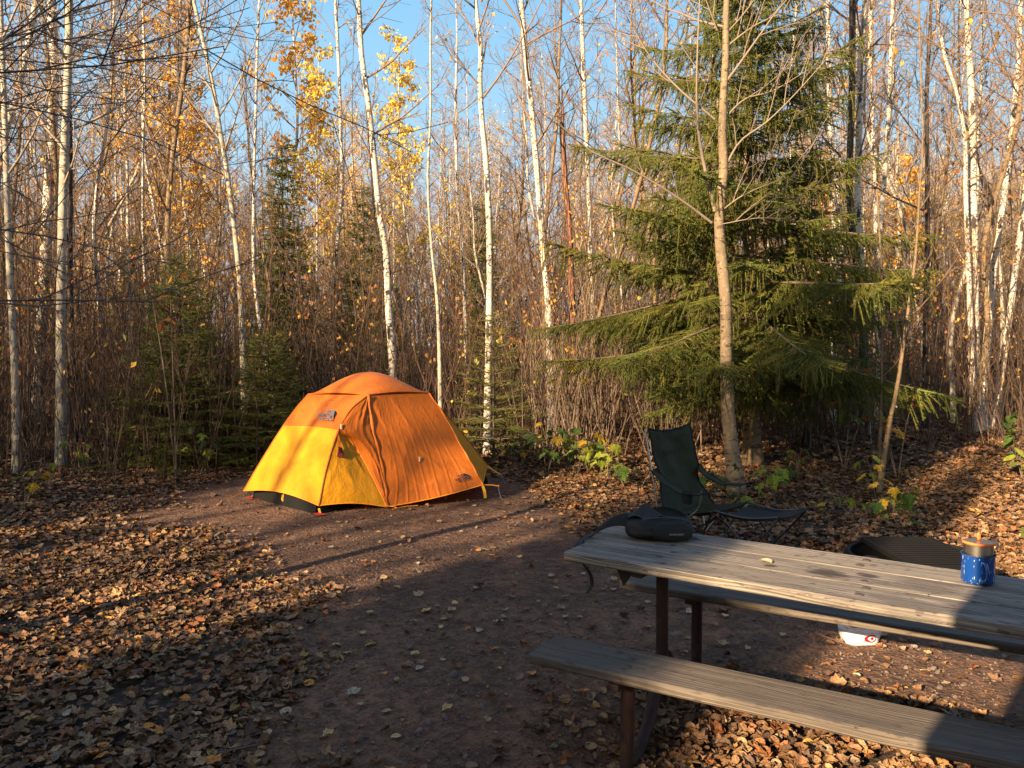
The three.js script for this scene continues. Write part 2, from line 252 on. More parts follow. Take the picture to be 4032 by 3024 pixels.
// the trees one can pick out: kind, depth, radius at the foot and at the last point, trunk line (x, y)
const HEROES = [
 ['birch', 17.0, 0.123, 0.081, [[-9.76, -0.05],[-9.62, 1.79],[-9.5, 3.36],[-9.37, 4.78],[-9.27, 6.01],[-9.21, 6.93],[-9.23, 8.45]]],
 ['aspen', 10.7, 0.06, 0.045, [[-5.85, -0.05],[-5.83, 1.34],[-5.76, 2.72],[-5.69, 4.01],[-5.62, 4.97],[-5.58, 5.74]]],
 ['dark', 12.8, 0.068, 0.046, [[-6.79, -0.05],[-6.79, 1.9],[-6.79, 2.94],[-6.74, 4.36],[-6.74, 5.4]]],
 ['aspen', 10.0, 0.042, 0.028, [[-6.01, -0.05],[-6.0, 1.4],[-6.01, 2.65],[-6.0, 4.04],[-6.03, 5.11]]],
 ['birch', 14.0, 0.062, 0.047, [[-9.0, -0.05],[-8.76, 2.69],[-8.53, 4.61],[-8.38, 5.24],[-8.18, 5.82],[-7.86, 7.12]]],
 ['aspen', 13.0, 0.044, 0.029, [[-4.19, -0.05],[-4.23, 2.26],[-4.27, 2.96],[-4.39, 4.12],[-4.48, 4.7],[-4.58, 5.41],[-4.71, 6.08],[-4.88, 6.85]]],
 ['birch', 13.5, 0.064, 0.041, [[-1.92, -0.05],[-1.95, 1.51],[-2.0, 2.19],[-2.03, 3.01],[-2.13, 3.64],[-2.22, 4.63],[-2.29, 5.36],[-2.41, 6.28],[-2.44, 7.05]]],
 ['birch', 11.6, 0.049, 0.029, [[-0.35, -0.05],[-0.32, 1.87],[-0.31, 2.82],[-0.35, 4.0],[-0.41, 4.63],[-0.44, 5.21],[-0.43, 5.61],[-0.5, 6.29]]],
 ['birch', 14.0, 0.059, 0.043, [[0.67, -0.05],[0.61, 2.31],[0.53, 3.06],[0.46, 3.98],[0.38, 4.86],[0.3, 5.75],[0.22, 6.43],[0.15, 7.25]]],
 ['aspen', 11.0, 0.028, 0.015, [[-0.95, -0.05],[-0.96, 1.54],[-0.99, 2.25],[-1.05, 2.76],[-1.1, 3.68],[-1.06, 4.57]]],
 ['maple', 8.8, 0.076, 0.044, [[2.42, -0.05],[2.36, 0.41],[2.3, 0.91],[2.28, 1.4],[2.25, 2.05],[2.21, 2.53],[2.18, 2.95],[2.21, 3.35],[2.19, 3.91],[2.22, 4.54],[2.22, 5.17]]],
 ['dark', 14.0, 0.062, 0.051, [[5.97, -0.05],[5.9, 2.15],[5.77, 3.06],[5.64, 3.87],[5.63, 4.74],[5.63, 5.75],[5.62, 7.25]]],
 ['birch', 14.3, 0.06, 0.048, [[6.15, -0.05],[6.05, 1.92],[5.96, 3.09],[5.9, 4.29],[5.9, 5.32],[5.9, 6.35],[5.96, 7.37]]],
 ['birch', 15.0, 0.088, 0.042, [[8.47, -0.05],[8.38, 0.94],[8.29, 3.16],[8.23, 4.68],[8.18, 5.77],[8.08, 6.85],[8.02, 7.65]]],
 ['birch', 15.1, 0.072, 0.038, [[8.56, -0.05],[8.6, 1.22],[8.73, 3.17],[8.88, 4.43],[8.99, 5.66],[9.03, 6.88]]],
 ['birch', 15.3, 0.064, 0.038, [[8.8, -0.05],[8.96, 0.64],[9.25, 3.19],[9.38, 4.47],[9.44, 5.72]]],
 ['birch', 14.8, 0.05, 0.025, [[8.28, -0.05],[8.14, 1.93],[8.08, 3.14],[8.0, 4.38],[7.96, 5.13],[7.8, 5.98],[7.57, 6.64]]],
 ['brown', 8.7, 0.024, 0.01, [[3.87, -0.05],[3.98, 0.78],[4.04, 1.16],[4.11, 1.72],[4.2, 2.52],[4.22, 3.11],[4.25, 3.73],[4.21, 4.29]]],
 ['brown', 9.4, 0.018, 0.01, [[4.18, -0.05],[4.19, 0.89],[4.19, 1.64],[4.18, 2.25]]],
 ['snag', 15.0, 0.063, 0.042, [[1.12, -0.05],[1.08, 2.35],[1.03, 3.59],[0.96, 4.41],[0.92, 5.01]]],
 ['dark', 15.5, 0.052, 0.035, [[7.76, -0.05],[7.7, 1.49],[7.69, 3.21],[7.67, 4.68],[7.62, 6.19]]],
 ['birch', 18.0, 0.05, 0.035, [[7.92, -0.05],[7.81, 4.38],[7.73, 5.65],[7.69, 6.6],[7.6, 7.69]]],
 ['birch', 18.5, 0.057, 0.041, [[7.18, -0.05],[7.06, 5.39],[7.0, 6.3],[6.93, 7.56]]],
 ['birch', 17.0, 0.052, 0.033, [[7.55, -0.05],[7.5, 4.23],[7.56, 5.43],[7.6, 6.47],[7.61, 7.63]]],
 ['birch', 16.0, 0.036, 0.022, [[-4.53, -0.05],[-4.92, 2.67],[-4.93, 4.25],[-4.87, 5.9],[-4.81, 7.28]]],
 ['birch', 19.0, 0.053, 0.037, [[-7.86, -0.05],[-7.83, 3.49],[-7.71, 5.36],[-7.52, 7.01],[-7.45, 8.64]]],
 ['birch', 20.0, 0.05, 0.033, [[-4.48, -0.05],[-4.26, 3.14],[-4.06, 5.12],[-4.07, 6.96],[-4.13, 9.01]]],
 ['birch', 18.0, 0.04, 0.03, [[-8.26, -0.05],[-8.26, 3.39],[-8.25, 5.16],[-8.25, 6.92]]],
 ['birch', 21.0, 0.047, 0.029, [[-1.13, -0.05],[-1.23, 3.68],[-1.37, 5.52],[-1.4, 7.23]]],
 ['birch', 19.0, 0.058, 0.042, [[1.95, -0.05],[1.79, 3.49],[1.72, 5.36],[1.62, 7.42],[1.54, 9.25]]],
];
const HERO_LABEL = [
  ['thick white birch with peeling bark, tallest pale trunk beside the slim grey aspen', 'birch', 12], ['slim grey aspen forking into a narrow V high above the leaf litter', 'aspen', 9], ['blackish brown trunk standing right behind the slim grey aspen', 'tree', 10], ['thin grey stem at the far end of the shaded thicket', 'aspen', 9], ['pale birch that leans over as it rises', 'birch', 10],
  ['slender tan trunk with dark upper bark, bent to one side above the thicket', 'aspen', 11], ['tall white birch rising behind the orange tent roof', 'birch', 12], ['straight white birch whose dark foot stands just behind the tent', 'birch', 12], ['white birch leaning slightly between the tent and the big spruce', 'birch', 12], ['thin crooked white sapling directly behind the tent', 'aspen', 7],
  ['smooth sunlit tan maple in front of the spruce, with spreading bare limbs', 'maple', 8.5], ['dark trunk paired with a grey birch behind the spruce', 'tree', 11], ['grey white birch paired with a dark trunk behind the spruce', 'birch', 11], ['stoutest sunlit birch of the white clump beyond the ferns', 'birch', 12], ['sunlit birch of the white clump, second stoutest and leaning outward', 'birch', 11], ['outermost leaning birch of the sunlit white clump', 'birch', 11], ['thinnest birch of the sunlit white clump, bent at its top', 'birch', 10],
  ['crooked tan sapling rising from the leaf floor beyond the fire ring', 'sapling', 6], ['short thin stem beside the crooked tan sapling', 'sapling', 3.2], ['broken reddish brown snag without a top', 'snag', 5], ['dark thin trunk between the spruce and the sunlit birch clump', 'tree', 9], ['slim birch deep in the wood, just past the dark and grey pair', 'birch', 10], ['slim birch deep in the wood, seen through the spruce branches', 'birch', 11], ['slim birch deep in the wood, tilting away from the dark and grey pair', 'birch', 10],
  ['thin white birch rising from a slanted foot in the thicket', 'birch', 9], ['slim white birch in the thicket behind the shaded fir sapling', 'birch', 11], ['slim white birch in the thicket beside the tall birch behind the tent', 'birch', 11], ['slim white birch near the thick peeling birch', 'birch', 10], ['thin pale birch in the gap between two tall birches behind the tent', 'birch', 10], ['pale birch rising beside the broken snag', 'birch', 12],
];
const heroTree = [];
HEROES.forEach(([kind, d, r0, r1, line], i) => {
  const R = rand(900 + i), [label, cat, height] = HERO_LABEL[i], x0 = line[0][0], y0 = gh(x0, -d) - .06, g = thing({ birch: 'birch_tree', aspen: 'aspen_tree', dark: 'dark_tree', maple: 'maple_tree', snag: 'dead_snag', brown: 'slim_tree' }[kind], label, cat, [x0, y0, -d]);
  const pts = line.map(([x, y], k) => V3(x - x0, k ? y - y0 : 0, k ? (R() - .5) * .06 : 0)), small = r0 < .03, o = { limbs: small ? 9 : 20, limbLen: small ? .8 : 1.9, kids: small ? [4, 3] : [6, 4], from: small ? .35 : .33 };
  if (kind === 'snag') Object.assign(o, { broken: true, limbs: 5, from: .4, limbLen: .6 });
  if (kind === 'maple') Object.assign(o, { limbs: 6, from: .66, limbLen: 1.3, kids: [4, 3], sides: 14, vs: .7 });
  if (i === 1 || i === 8) o.leaf = .05; if ([6, 7, 28, 29].includes(i)) { o.leaf = .12; o.leafSize = .06; }
  if (height - line[line.length - 1][1] < 0) o.broken = false;
  heroTree[i] = makeTree(g, kind, pts, r0, r1, Math.max(height, line[line.length - 1][1] + .6), R, o); heroTree[i].g = g;
  if (kind === 'maple') {                                                // its forked second stem and long bare limbs
    const LM = [[.030, [[2.13, 3.0], [1.97, 3.65], [1.92, 4.04], [1.92, 4.82], [1.98, 6.2]], .1], [.022, [[2.1, 2.88], [1.77, 3.11], [1.27, 3.4], [.76, 3.63], [.31, 4.04], [.0, 4.34]], .25], [.02, [[2.12, 3.95], [1.75, 4.29], [1.48, 4.62], [1.3, 4.94]], -.3], [.02, [[2.2, 3.38], [2.36, 3.7], [2.62, 3.89], [2.9, 4.17], [3.22, 4.54]], .35], [.013, [[2.18, 2.99], [2.38, 3.14], [2.63, 3.25], [2.92, 3.33]], .3], [.016, [[2.21, 3.95], [2.44, 4.17], [2.74, 4.27], [3.14, 4.51]], -.2], [.016, [[2.21, 4.68], [2.51, 4.89], [2.97, 5.06]], .2], [.012, [[2.23, 4.83], [2.43, 5.06], [2.7, 5.5]], .3], [.012, [[2.13, 4.86], [2.0, 5.13], [1.8, 5.6]], .2], [.009, [[2.17, 2.86], [2.54, 2.91], [2.82, 2.88]], .4]];
    for (const [rr, L, dz] of LM) { const r = rr * .72;
      const P = spline(L.map(([x, y], k) => V3(x - x0, y - y0, dz * k / L.length)), 14), mb = new MB().tube(P, P.map((_, k) => lerp(r, .0035, k / 14)), 6);
      for (let q = 3; q < 14; q += 2) { const T = V3().subVectors(P[Math.min(14, q + 1)], P[q - 1]).normalize(), s = V3(R() - .5, R() - .1, R() - .5); s.addScaledVector(T, -s.dot(T)).normalize(); grow(mb, P[q], T.multiplyScalar(.75).addScaledVector(s, .65).normalize(), RR(R, .3, .9), .006, 1, R, { depth: 2, kids: [0, 3], rmin: .0022, up: .05 }); }
      part('limb', mb.geo(), twigM.maple, g);
    }
  }
});
console.log('heroes', Date.now() % 1e6);

// the wood behind: a few kinds of slim tree, each copy its own tree
const PROTO = [];
for (let k = 0; k < 11; k++) {
  const R = rand(300 + k), kind = ['brown', 'aspen', 'brown', 'birch', 'brown', 'birch', 'brown', 'aspen', 'birch', 'dark', 'aspen'][k], g = new THREE.Group(), lean = RR(R, -1.1, 1.1);
  const pts = [V3(0, 0, 0), V3(lean * .15 + RR(R, -.2, .2), 2, RR(R, -.2, .2)), V3(lean * .4 + RR(R, -.3, .3), 3.8, RR(R, -.3, .3)), V3(lean * .8 + RR(R, -.4, .4), 6, RR(R, -.4, .4))];
  const gold = k === 3 || k === 7 || k === 8, some = k === 0 || k === 5;
  g.userData.tips = makeTree(g, kind, pts, RR(R, .035, .06), RR(R, .022, .034), RR(R, 9.5, 11.5), R, { single: true, limbs: 30, kids: [5, 3], limbLen: 1.6, from: .2, rmin: .0042, sides: 6, leaf: gold ? .75 : some ? .12 : k === 10 ? .3 : 0, leafSize: .08, spread: .14, leafM: k === 3 ? yellowM : k === 10 ? rustM : goldM }).tips.filter((t) => t.y > 4.5);
  PROTO.push([g, kind, gold ? 'gold' : some ? 'few' : k === 10 ? 'rust' : 'bare']);
}
const KIND_NAME = { birch: 'birch_tree', aspen: 'aspen_tree', dark: 'dark_tree', brown: 'slim_tree' }, KIND_CAT = { birch: 'birch', aspen: 'aspen', dark: 'tree', brown: 'tree' };
const LOOK = { birchbare: 'slim leafless white birch', aspenbare: 'slim leafless grey aspen', darkbare: 'dark barked leafless tree', brownbare: 'slim brown barked leafless tree', birchfew: 'birch with few golden leaves', brownfew: 'brown tree with few golden leaves', aspengold: 'golden leaved aspen', birchgold: 'golden leaved birch', aspenrust: 'aspen with sparse rusty leaves' };
const whereabouts = (ax, d) => (d < 19 ? 'near the thicket edge ' : d < 28 ? 'deeper in the wood ' : 'far back in the wood ') + (ax < -.5 ? 'past the slim grey aspen' : ax < -.3 ? 'behind the dark fir saplings' : ax < -.1 ? 'behind the tent' : ax < .15 ? 'between tent and big spruce' : ax < .42 ? 'behind the big spruce' : 'by the sunlit birch clump');
{
  const R = rand(77), spots = [...HEROES.map(([, d, , , l]) => [l[0][0], -d])];
  let made = 0;
  for (let tries = 0; made < 250 && tries < 20000; tries++) {
    const d = 13 + 27 * Math.pow(R(), .8), ax = RR(R, -.78, .78), x = ax * d, z = -d;
    if (ax > -.36 && ax < .04 && d < 28 && R() < .8) continue;
    if (ax > .25 && ax < .5 && d < 15) continue;
    if (spots.some(([a, b]) => Math.hypot(a - x, b - z) < (d < 20 ? .55 : .7))) continue;
    spots.push([x, z]); made++;
    let k = Math.floor(R() * 11); if ((k === 3 || k === 7 || k === 8 || k === 10) && R() < .62) k = [0, 1, 2, 4, 6, 6, 2][Math.floor(R() * 7)];
    const [src, kind, leaf] = PROTO[k], g = new THREE.Group().add(...src.children.map((m) => m.clone())), s = RR(R, .72, 1.15) * (ax > -.36 && ax < .0 ? .74 : 1);
    g.name = numbered(KIND_NAME[kind]); g.position.set(x, gh(x, z) - .05, z); g.rotation.y = R() * 2 * PI; g.scale.set(s * RR(R, .85, 1.25), s, s * RR(R, .85, 1.25));
    const label = LOOK[kind + leaf] + ' ' + whereabouts(ax, d); tag(g, label, KIND_CAT[kind], label.replace(/^slim |^dark /, '') + ', alike'); scene.add(g);
  }
  for (const [x, z, h, k, label] of [[-4.67, -20, 8.0, 3, 'bright yellow leaved birch shining against the sky gap'], [-7.4, -20, 10.2, 7, 'tall golden leaved birch above the slender tan trunk'], [-6.6, -22, 10.5, 8, 'golden leaved birch behind the dark spruce spire'], [-2.3, -22, 8.6, 3, 'sparse yellow birch between the two tall birches behind the tent'], [11.0, -22, 6.6, 7, 'low orange gold tree behind the sunlit birch clump'], [9.6, -24, 6.4, 8, 'orange gold tree in the gap beside the dark thin trunk'], [-8.4, -21, 7.4, 7, 'golden tree behind the slim grey aspen']]) {
    const [src, kind] = PROTO[k], g = new THREE.Group().add(...src.children.map((m) => m.clone())), s = h / 10.5; g.name = numbered(kind === 'birch' ? 'birch_tree' : 'aspen_tree'); g.position.set(x, gh(x, z) - .05, z); g.rotation.y = x; g.scale.set(s * 1.1, s, s * 1.1); tag(g, label, kind); scene.add(g);
    const f = g.children.find((m) => m.name === 'foliage'); f.geometry = leavesOn([...src.userData.tips, ...src.userData.tips], 1, .12, rand(600 + k), .15);
  }
  // the wood beyond, where single trees can no longer be told apart
  const far = new THREE.Group(); far.name = 'far_wood'; scene.add(far); tag(far, 'brown haze of far bare trees closing the view', 'wood', null, 'stuff');
  for (const k of [1, 2, 6, 7, 10]) {
    const ms = [], src = PROTO[k][0];
    for (let q = 0; q < 150; q++) { const d = RR(R, 34, 75), ax = RR(R, -.85, .85), s = RR(R, .8, 1.15); ms.push(M4(ax * d, gh(ax * d, -d) - .05, -d, 0, R() * 6.28, 0, [s * 1.2, s, s * 1.2])); }
    src.children.forEach((m) => instanced(m.name === 'trunk' ? 'trunks' : m.name === 'crown' ? 'crowns' : 'foliage', m.geometry, m.material, ms, null, far));
  }
}
console.log('wood', Date.now() % 1e6);

// ---------- the thicket of thin stems ----------
const stemM = mat([.078, .046, .028]), stemM2 = mat([.27, .185, .12]);
function clumpGeo(seed, n, hMin, hMax, spread, twigs) {
  const R = rand(seed), mb = new MB(), tips = [];
  for (let k = 0; k < n; k++) {
    const a = R() * 6.28, r = spread * Math.sqrt(R()), H = RR(R, hMin, hMax), P = [V3(Math.cos(a) * r, -.03, Math.sin(a) * r)], tilt = R() < .2 ? 1.1 : .4, D = V3((R() - .5) * tilt + Math.cos(a) * .1, 1, (R() - .5) * tilt + Math.sin(a) * .1).normalize(), w = RR(R, .004, .009);
    for (let q = 1; q <= 5; q++) { D.x += (R() - .5) * .26; D.z += (R() - .5) * .26; D.normalize(); P.push(P[q - 1].clone().addScaledVector(D, H / 5)); }
    mb.tube(P, P.map((_, q) => lerp(w, .0025, q / 5)), 4);
    for (let q = 0; q < twigs; q++) { const f = RR(R, 1.2, 4.9), i = Math.floor(f), at = P[i].clone().lerp(P[i + 1], f - i), s = V3(R() - .5, .5 + R() * .5, R() - .5).normalize(); grow(mb, at, s, RR(R, .2, .6), .003, 2, R, { depth: 2, kids: [], rmin: .0018, wig: .4, up: .1, tips }); }
  }
  return { geo: mb.geo(), tips };
}
{
  const seen = (x, z) => HEROES.some(([, d, , , l]) => -z < d + .2 && -z > d - 3.2 && Math.abs(x / -z - l[0][0] / d) < .26 / d);
  const R = rand(55), grp = new THREE.Group(); grp.name = 'brush_thicket'; scene.add(grp); tag(grp, 'dense thicket of thin brown leafless stems filling the forest edge', 'undergrowth', null, 'stuff');
  const kinds = [0, 1, 2, 3].map((k) => clumpGeo(400 + k, 8, k === 3 ? .5 : .9, k === 3 ? 1.5 : 3.3, .65, 5)), ms = [[], [], [], []], cs = [[], [], [], []], lm = [[], [], []], lc = [[], [], []];
  let made = 0;
  for (let t = 0; made < 1350 && t < 30000; t++) {
    const d = 9 + 23 * Math.pow(R(), 1.25), ax = RR(R, -.8, .8), x = ax * d, z = -d;
    if (padDist(x, z) < .7 || seen(x, z) || fbm(x * .55, z * .55, 95, 2) < .40) continue;
    if (x > -3.6 && z > -11.2) continue;
    if (x > .9 && x < 7.6 && z > -12.4) continue;
    if (x < -3.6 && z > -9.2) continue;
    const k = Math.floor(R() * 4), s = RR(R, .55, 1.35); ms[k].push(M4(x, gh(x, z), z, RR(R, -.14, .14), R() * 6.28, RR(R, -.14, .14), s)); const m = RR(R, .6, 1.7); cs[k].push(new THREE.Color().setRGB(m * RR(R, .92, 1.1), m, m * RR(R, .9, 1.05))); made++;
    if (R() < .5 && k < 3) { const f = Math.floor(R() * 3); lm[f].push(ms[k][ms[k].length - 1]); const q = R(); lc[f].push(new THREE.Color().setRGB(...(q < .15 ? [1, .62, .12] : q < .28 ? [.95, .75, .2] : q < .4 ? [.42, .48, .12] : [.5, .28, .12]))); }
  }
  kinds.forEach((q, k) => instanced('stems', q.geo, stemM, ms[k], cs[k], grp));
  kinds.slice(0, 3).forEach((q, k) => instanced('clinging_leaves', leavesOn(q.tips, .16, .07, rand(410 + k), .04), leafM([.75, .68, .6], .35), lm[k], lc[k], grp));
}
{
  const R = rand(57), grp = new THREE.Group(); grp.name = 'sapling_thicket'; scene.add(grp); tag(grp, 'tangle of tall thin saplings with golden brown leaves through the wood', 'undergrowth', null, 'stuff');
  const kinds = [0, 1, 2, 3].map((k) => { const Q = rand(470 + k), mb = new MB(), tips = []; for (let n = 0; n < 3; n++) { const H = RR(Q, 2.6, 5.6), a = Q() * 6.28, P = [V3(Math.cos(a) * .5 * n, -.05, Math.sin(a) * .5 * n)], D = V3((Q() - .5) * .3, 1, (Q() - .5) * .3).normalize(); for (let q = 1; q <= 7; q++) { D.x += (Q() - .5) * .16; D.z += (Q() - .5) * .16; D.normalize(); P.push(P[q - 1].clone().addScaledVector(D, H / 7)); } mb.tube(P, P.map((_, q) => lerp(.013, .003, q / 7)), 4);
    for (let q = 0; q < 16; q++) { const f = RR(Q, 1.2, 6.9), i = Math.floor(f), at = P[i].clone().lerp(P[i + 1], f - i), az = Q() * 6.28; grow(mb, at, V3(Math.cos(az), RR(Q, .5, 1.3), Math.sin(az)).normalize(), RR(Q, .5, 1.2) * (1.2 - f / 9), .005, 1, Q, { depth: 2, kids: [0, 4], rmin: .0022, up: .05, tips }); } } return { geo: mb.geo(), leaf: leavesOn(tips, .17, .07, Q, .025) }; });
  const ms = [[], [], [], []], cs = [[], [], [], []], ls = [[], [], [], []]; let made = 0;
  for (let t = 0; made < 680 && t < 20000; t++) { const d = 11 + 40 * Math.pow(R(), 1.1), ax = RR(R, -.8, .8), x = ax * d, z = -d; if (x > -3.6 && x < 8 && z > -13) continue; if (x < -3.6 && z > -10.4) continue; if (ax > -.34 && ax < -.04 && d < 20 && R() < .5) continue; const k = Math.floor(R() * 4), s = RR(R, .7, 1.25); ms[k].push(M4(x, gh(x, z), z, 0, R() * 6.28, 0, s)); const q = R(), m = RR(R, .7, 1.2); cs[k].push(new THREE.Color().setRGB(m * 1.05, m, m * .9)); ls[k].push(new THREE.Color().setRGB(...(q < .2 ? [1, .60, .12] : q < .28 ? [.95, .72, .2] : q < .75 ? [.58, .30, .11] : [.42, .19, .08]))); made++; }
  kinds.forEach((q, k) => { instanced('stems', q.geo, stemM, ms[k], cs[k], grp); instanced('clinging_leaves', q.leaf, leafM([.8, .7, .6], .4), ms[k], ls[k], grp); });
}
console.log('brush', Date.now() % 1e6);
// ---------- spruces and firs ----------
function sprayGeo(seed, L = 1, needles = 44) {                           // a shoot along +x with needles round it
  const R = rand(seed), mb = new MB(); mb.tube([V3(0, 0, 0), V3(L * .5, .01, 0), V3(L, -.02, 0)], [.016, .012, .004], 3);
  for (let k = 0; k < needles; k++) {
    const t = (k + R()) / needles, x = t * L, a = RR(R, -.5, PI + .5), l = .115 * (1 - .35 * t) * RR(R, .8, 1.2), b = V3(x, 0, 0), d = V3(.75, Math.sin(a) * .55, Math.cos(a)).normalize();
    const w = V3(.0, Math.cos(a), -Math.sin(a) * .5).normalize().multiplyScalar(.011), e = b.clone().addScaledVector(d, l);
    mb.tri(b.clone().add(w), e, b.clone().sub(w));
  }
  return mb.geo();
}
const SPRAY = [1, 2, 3].map((k) => sprayGeo(500 + k)), needleM = pmat([.124, .134, .026], { roughness: .75, transmission: .12, thickness: 0, specularIntensity: .4 }), spruceLimbM = mat([.17, .115, .08]);
function makeSpruce(g, o) {                                              // o: height, radius(h01) in metres, from, tiers, seed, droop, lean
  const R = rand(o.seed), H = o.height, wood = new MB(), ms = [[], [], []], cs = [[], [], []], r0 = o.r0 || H * .011;
  const T = [V3(0, -.05, 0), V3(o.bend || 0, H * .4, 0), V3((o.bend || 0) * 1.3, H, 0)], P = spline(T, 20);
  part('trunk', new MB().tube(P, P.map((_, k) => lerp(r0, .008, Math.pow(k / 20, .8)) * (1 + .4 * Math.exp(-k))), 10, { uv: 1, vs: .5 }).geo(), o.bark || barkM.dark, g);
  const q = new THREE.Quaternion(), X = V3(1, 0, 0), col = () => { const m = RR(R, .75, 1.3); return new THREE.Color().setRGB(m * RR(R, .85, 1.25), m, m * RR(R, .8, 1.2)); };
  const put = (at, dir, len) => { const k = Math.floor(R() * 3); q.setFromUnitVectors(X, dir); q.multiply(new THREE.Quaternion().setFromAxisAngle(X, (R() - .5) * 1.2)); ms[k].push(new THREE.Matrix4().compose(at, q, V3(len, len * (o.fat || 1), len * (o.fat || 1)))); cs[k].push(col()); };
  for (let t = 0; t < o.tiers; t++) {
    const h01 = lerp(o.from, .985, Math.pow((t + .5) / o.tiers, o.pow || .95)), base = P[0].clone(), f = h01 * 20, i = Math.min(19, Math.floor(f)), at0 = P[i].clone().lerp(P[i + 1], f - i), n = o.per || 5, a0 = R() * 6.28;
    for (let b = 0; b < n; b++) {
      const az = a0 + b / n * 6.28 + (R() - .5) * .6, side = o.side ? o.side(az, h01) : 1, L = o.radius(h01) * RR(R, o.wild ?? .72, 1.15) * side; if (L < .06) continue;
      const rise = lerp(o.droop ?? .05, o.lift ?? .75, Math.pow(h01, 1.5)) + RR(R, -.12, .12) * (o.wild ? 1.8 : 1), out = V3(Math.cos(az), 0, Math.sin(az)), pts = [];
      for (let k = 0; k <= 6; k++) { const u = k / 6; pts.push(at0.clone().addScaledVector(out, L * u).add(V3(0, L * (rise * u - (.42 - .3 * h01) * u * u + .22 * u * u * u), 0))); }
      wood.tube(pts, pts.map((_, k) => lerp(Math.max(.004, L * .0085), .002, k / 6)), 4);
      const step = o.step || .085;
      for (let u = o.inner ?? .16; u < 1; u += step / L) for (const s of [-1, 1]) {
        if (R() < (o.gap ?? .08)) continue;
        const ff = u * 6, k = Math.min(5, Math.floor(ff)), at = pts[k].clone().lerp(pts[k + 1], ff - k), T1 = V3().subVectors(pts[k + 1], pts[k]).normalize(), sd = V3(-out.z, 0, out.x).multiplyScalar(s), ang = RR(R, .65, 1.05);
        const ll = (L * .34 * (1 - u) * RR(R, .6, 1.2) + .12) * (o.lat || 1), dir = T1.multiplyScalar(Math.cos(ang)).addScaledVector(sd, Math.sin(ang)).add(V3(0, RR(R, -.55, -.02) * (o.weep ?? 1), 0)).normalize(), m = Math.max(1, Math.round(ll / (o.spray || .2)));
        for (let e = 0; e < m; e++) { put(at.clone().addScaledVector(dir, ll * e / m), dir.clone().add(V3(RR(R, -.25, .25), RR(R, -.3, .12), RR(R, -.25, .25))).normalize(), ll / m * 1.25 + .03); if ((o.weep ?? 1) > .5 && R() < .7) put(at.clone().addScaledVector(dir, ll * (e + R()) / m), V3(out.x * .3 + RR(R, -.2, .2), -1, out.z * .3 + RR(R, -.2, .2)).normalize(), RR(R, .13, .30) * (o.hang || 1)); if (m > 1 && e && R() < .8) for (const s2 of [-1, 1]) put(at.clone().addScaledVector(dir, ll * e / m), dir.clone().addScaledVector(out, .5).add(V3(sd.z * s2 * .8, -.25 * (o.weep ?? 1), -sd.x * s2 * .8)).normalize(), .16); }
      }
      put(pts[5], V3().subVectors(pts[6], pts[4]).normalize(), L * .16 + .1);
    }
  }
  put(P[19].clone(), V3(0, 1, 0), H * .05 + .1);
  part('branches', wood.geo(), spruceLimbM, g); const fol = new THREE.Group(); fol.name = 'foliage'; fol.userData.kind = 'stuff'; g.add(fol);
  ms.forEach((m, k) => m.length && instanced('needles', SPRAY[k], o.mat || needleM, m, cs[k], fol));
  return ms.reduce((a, m) => a + m.length, 0);
}
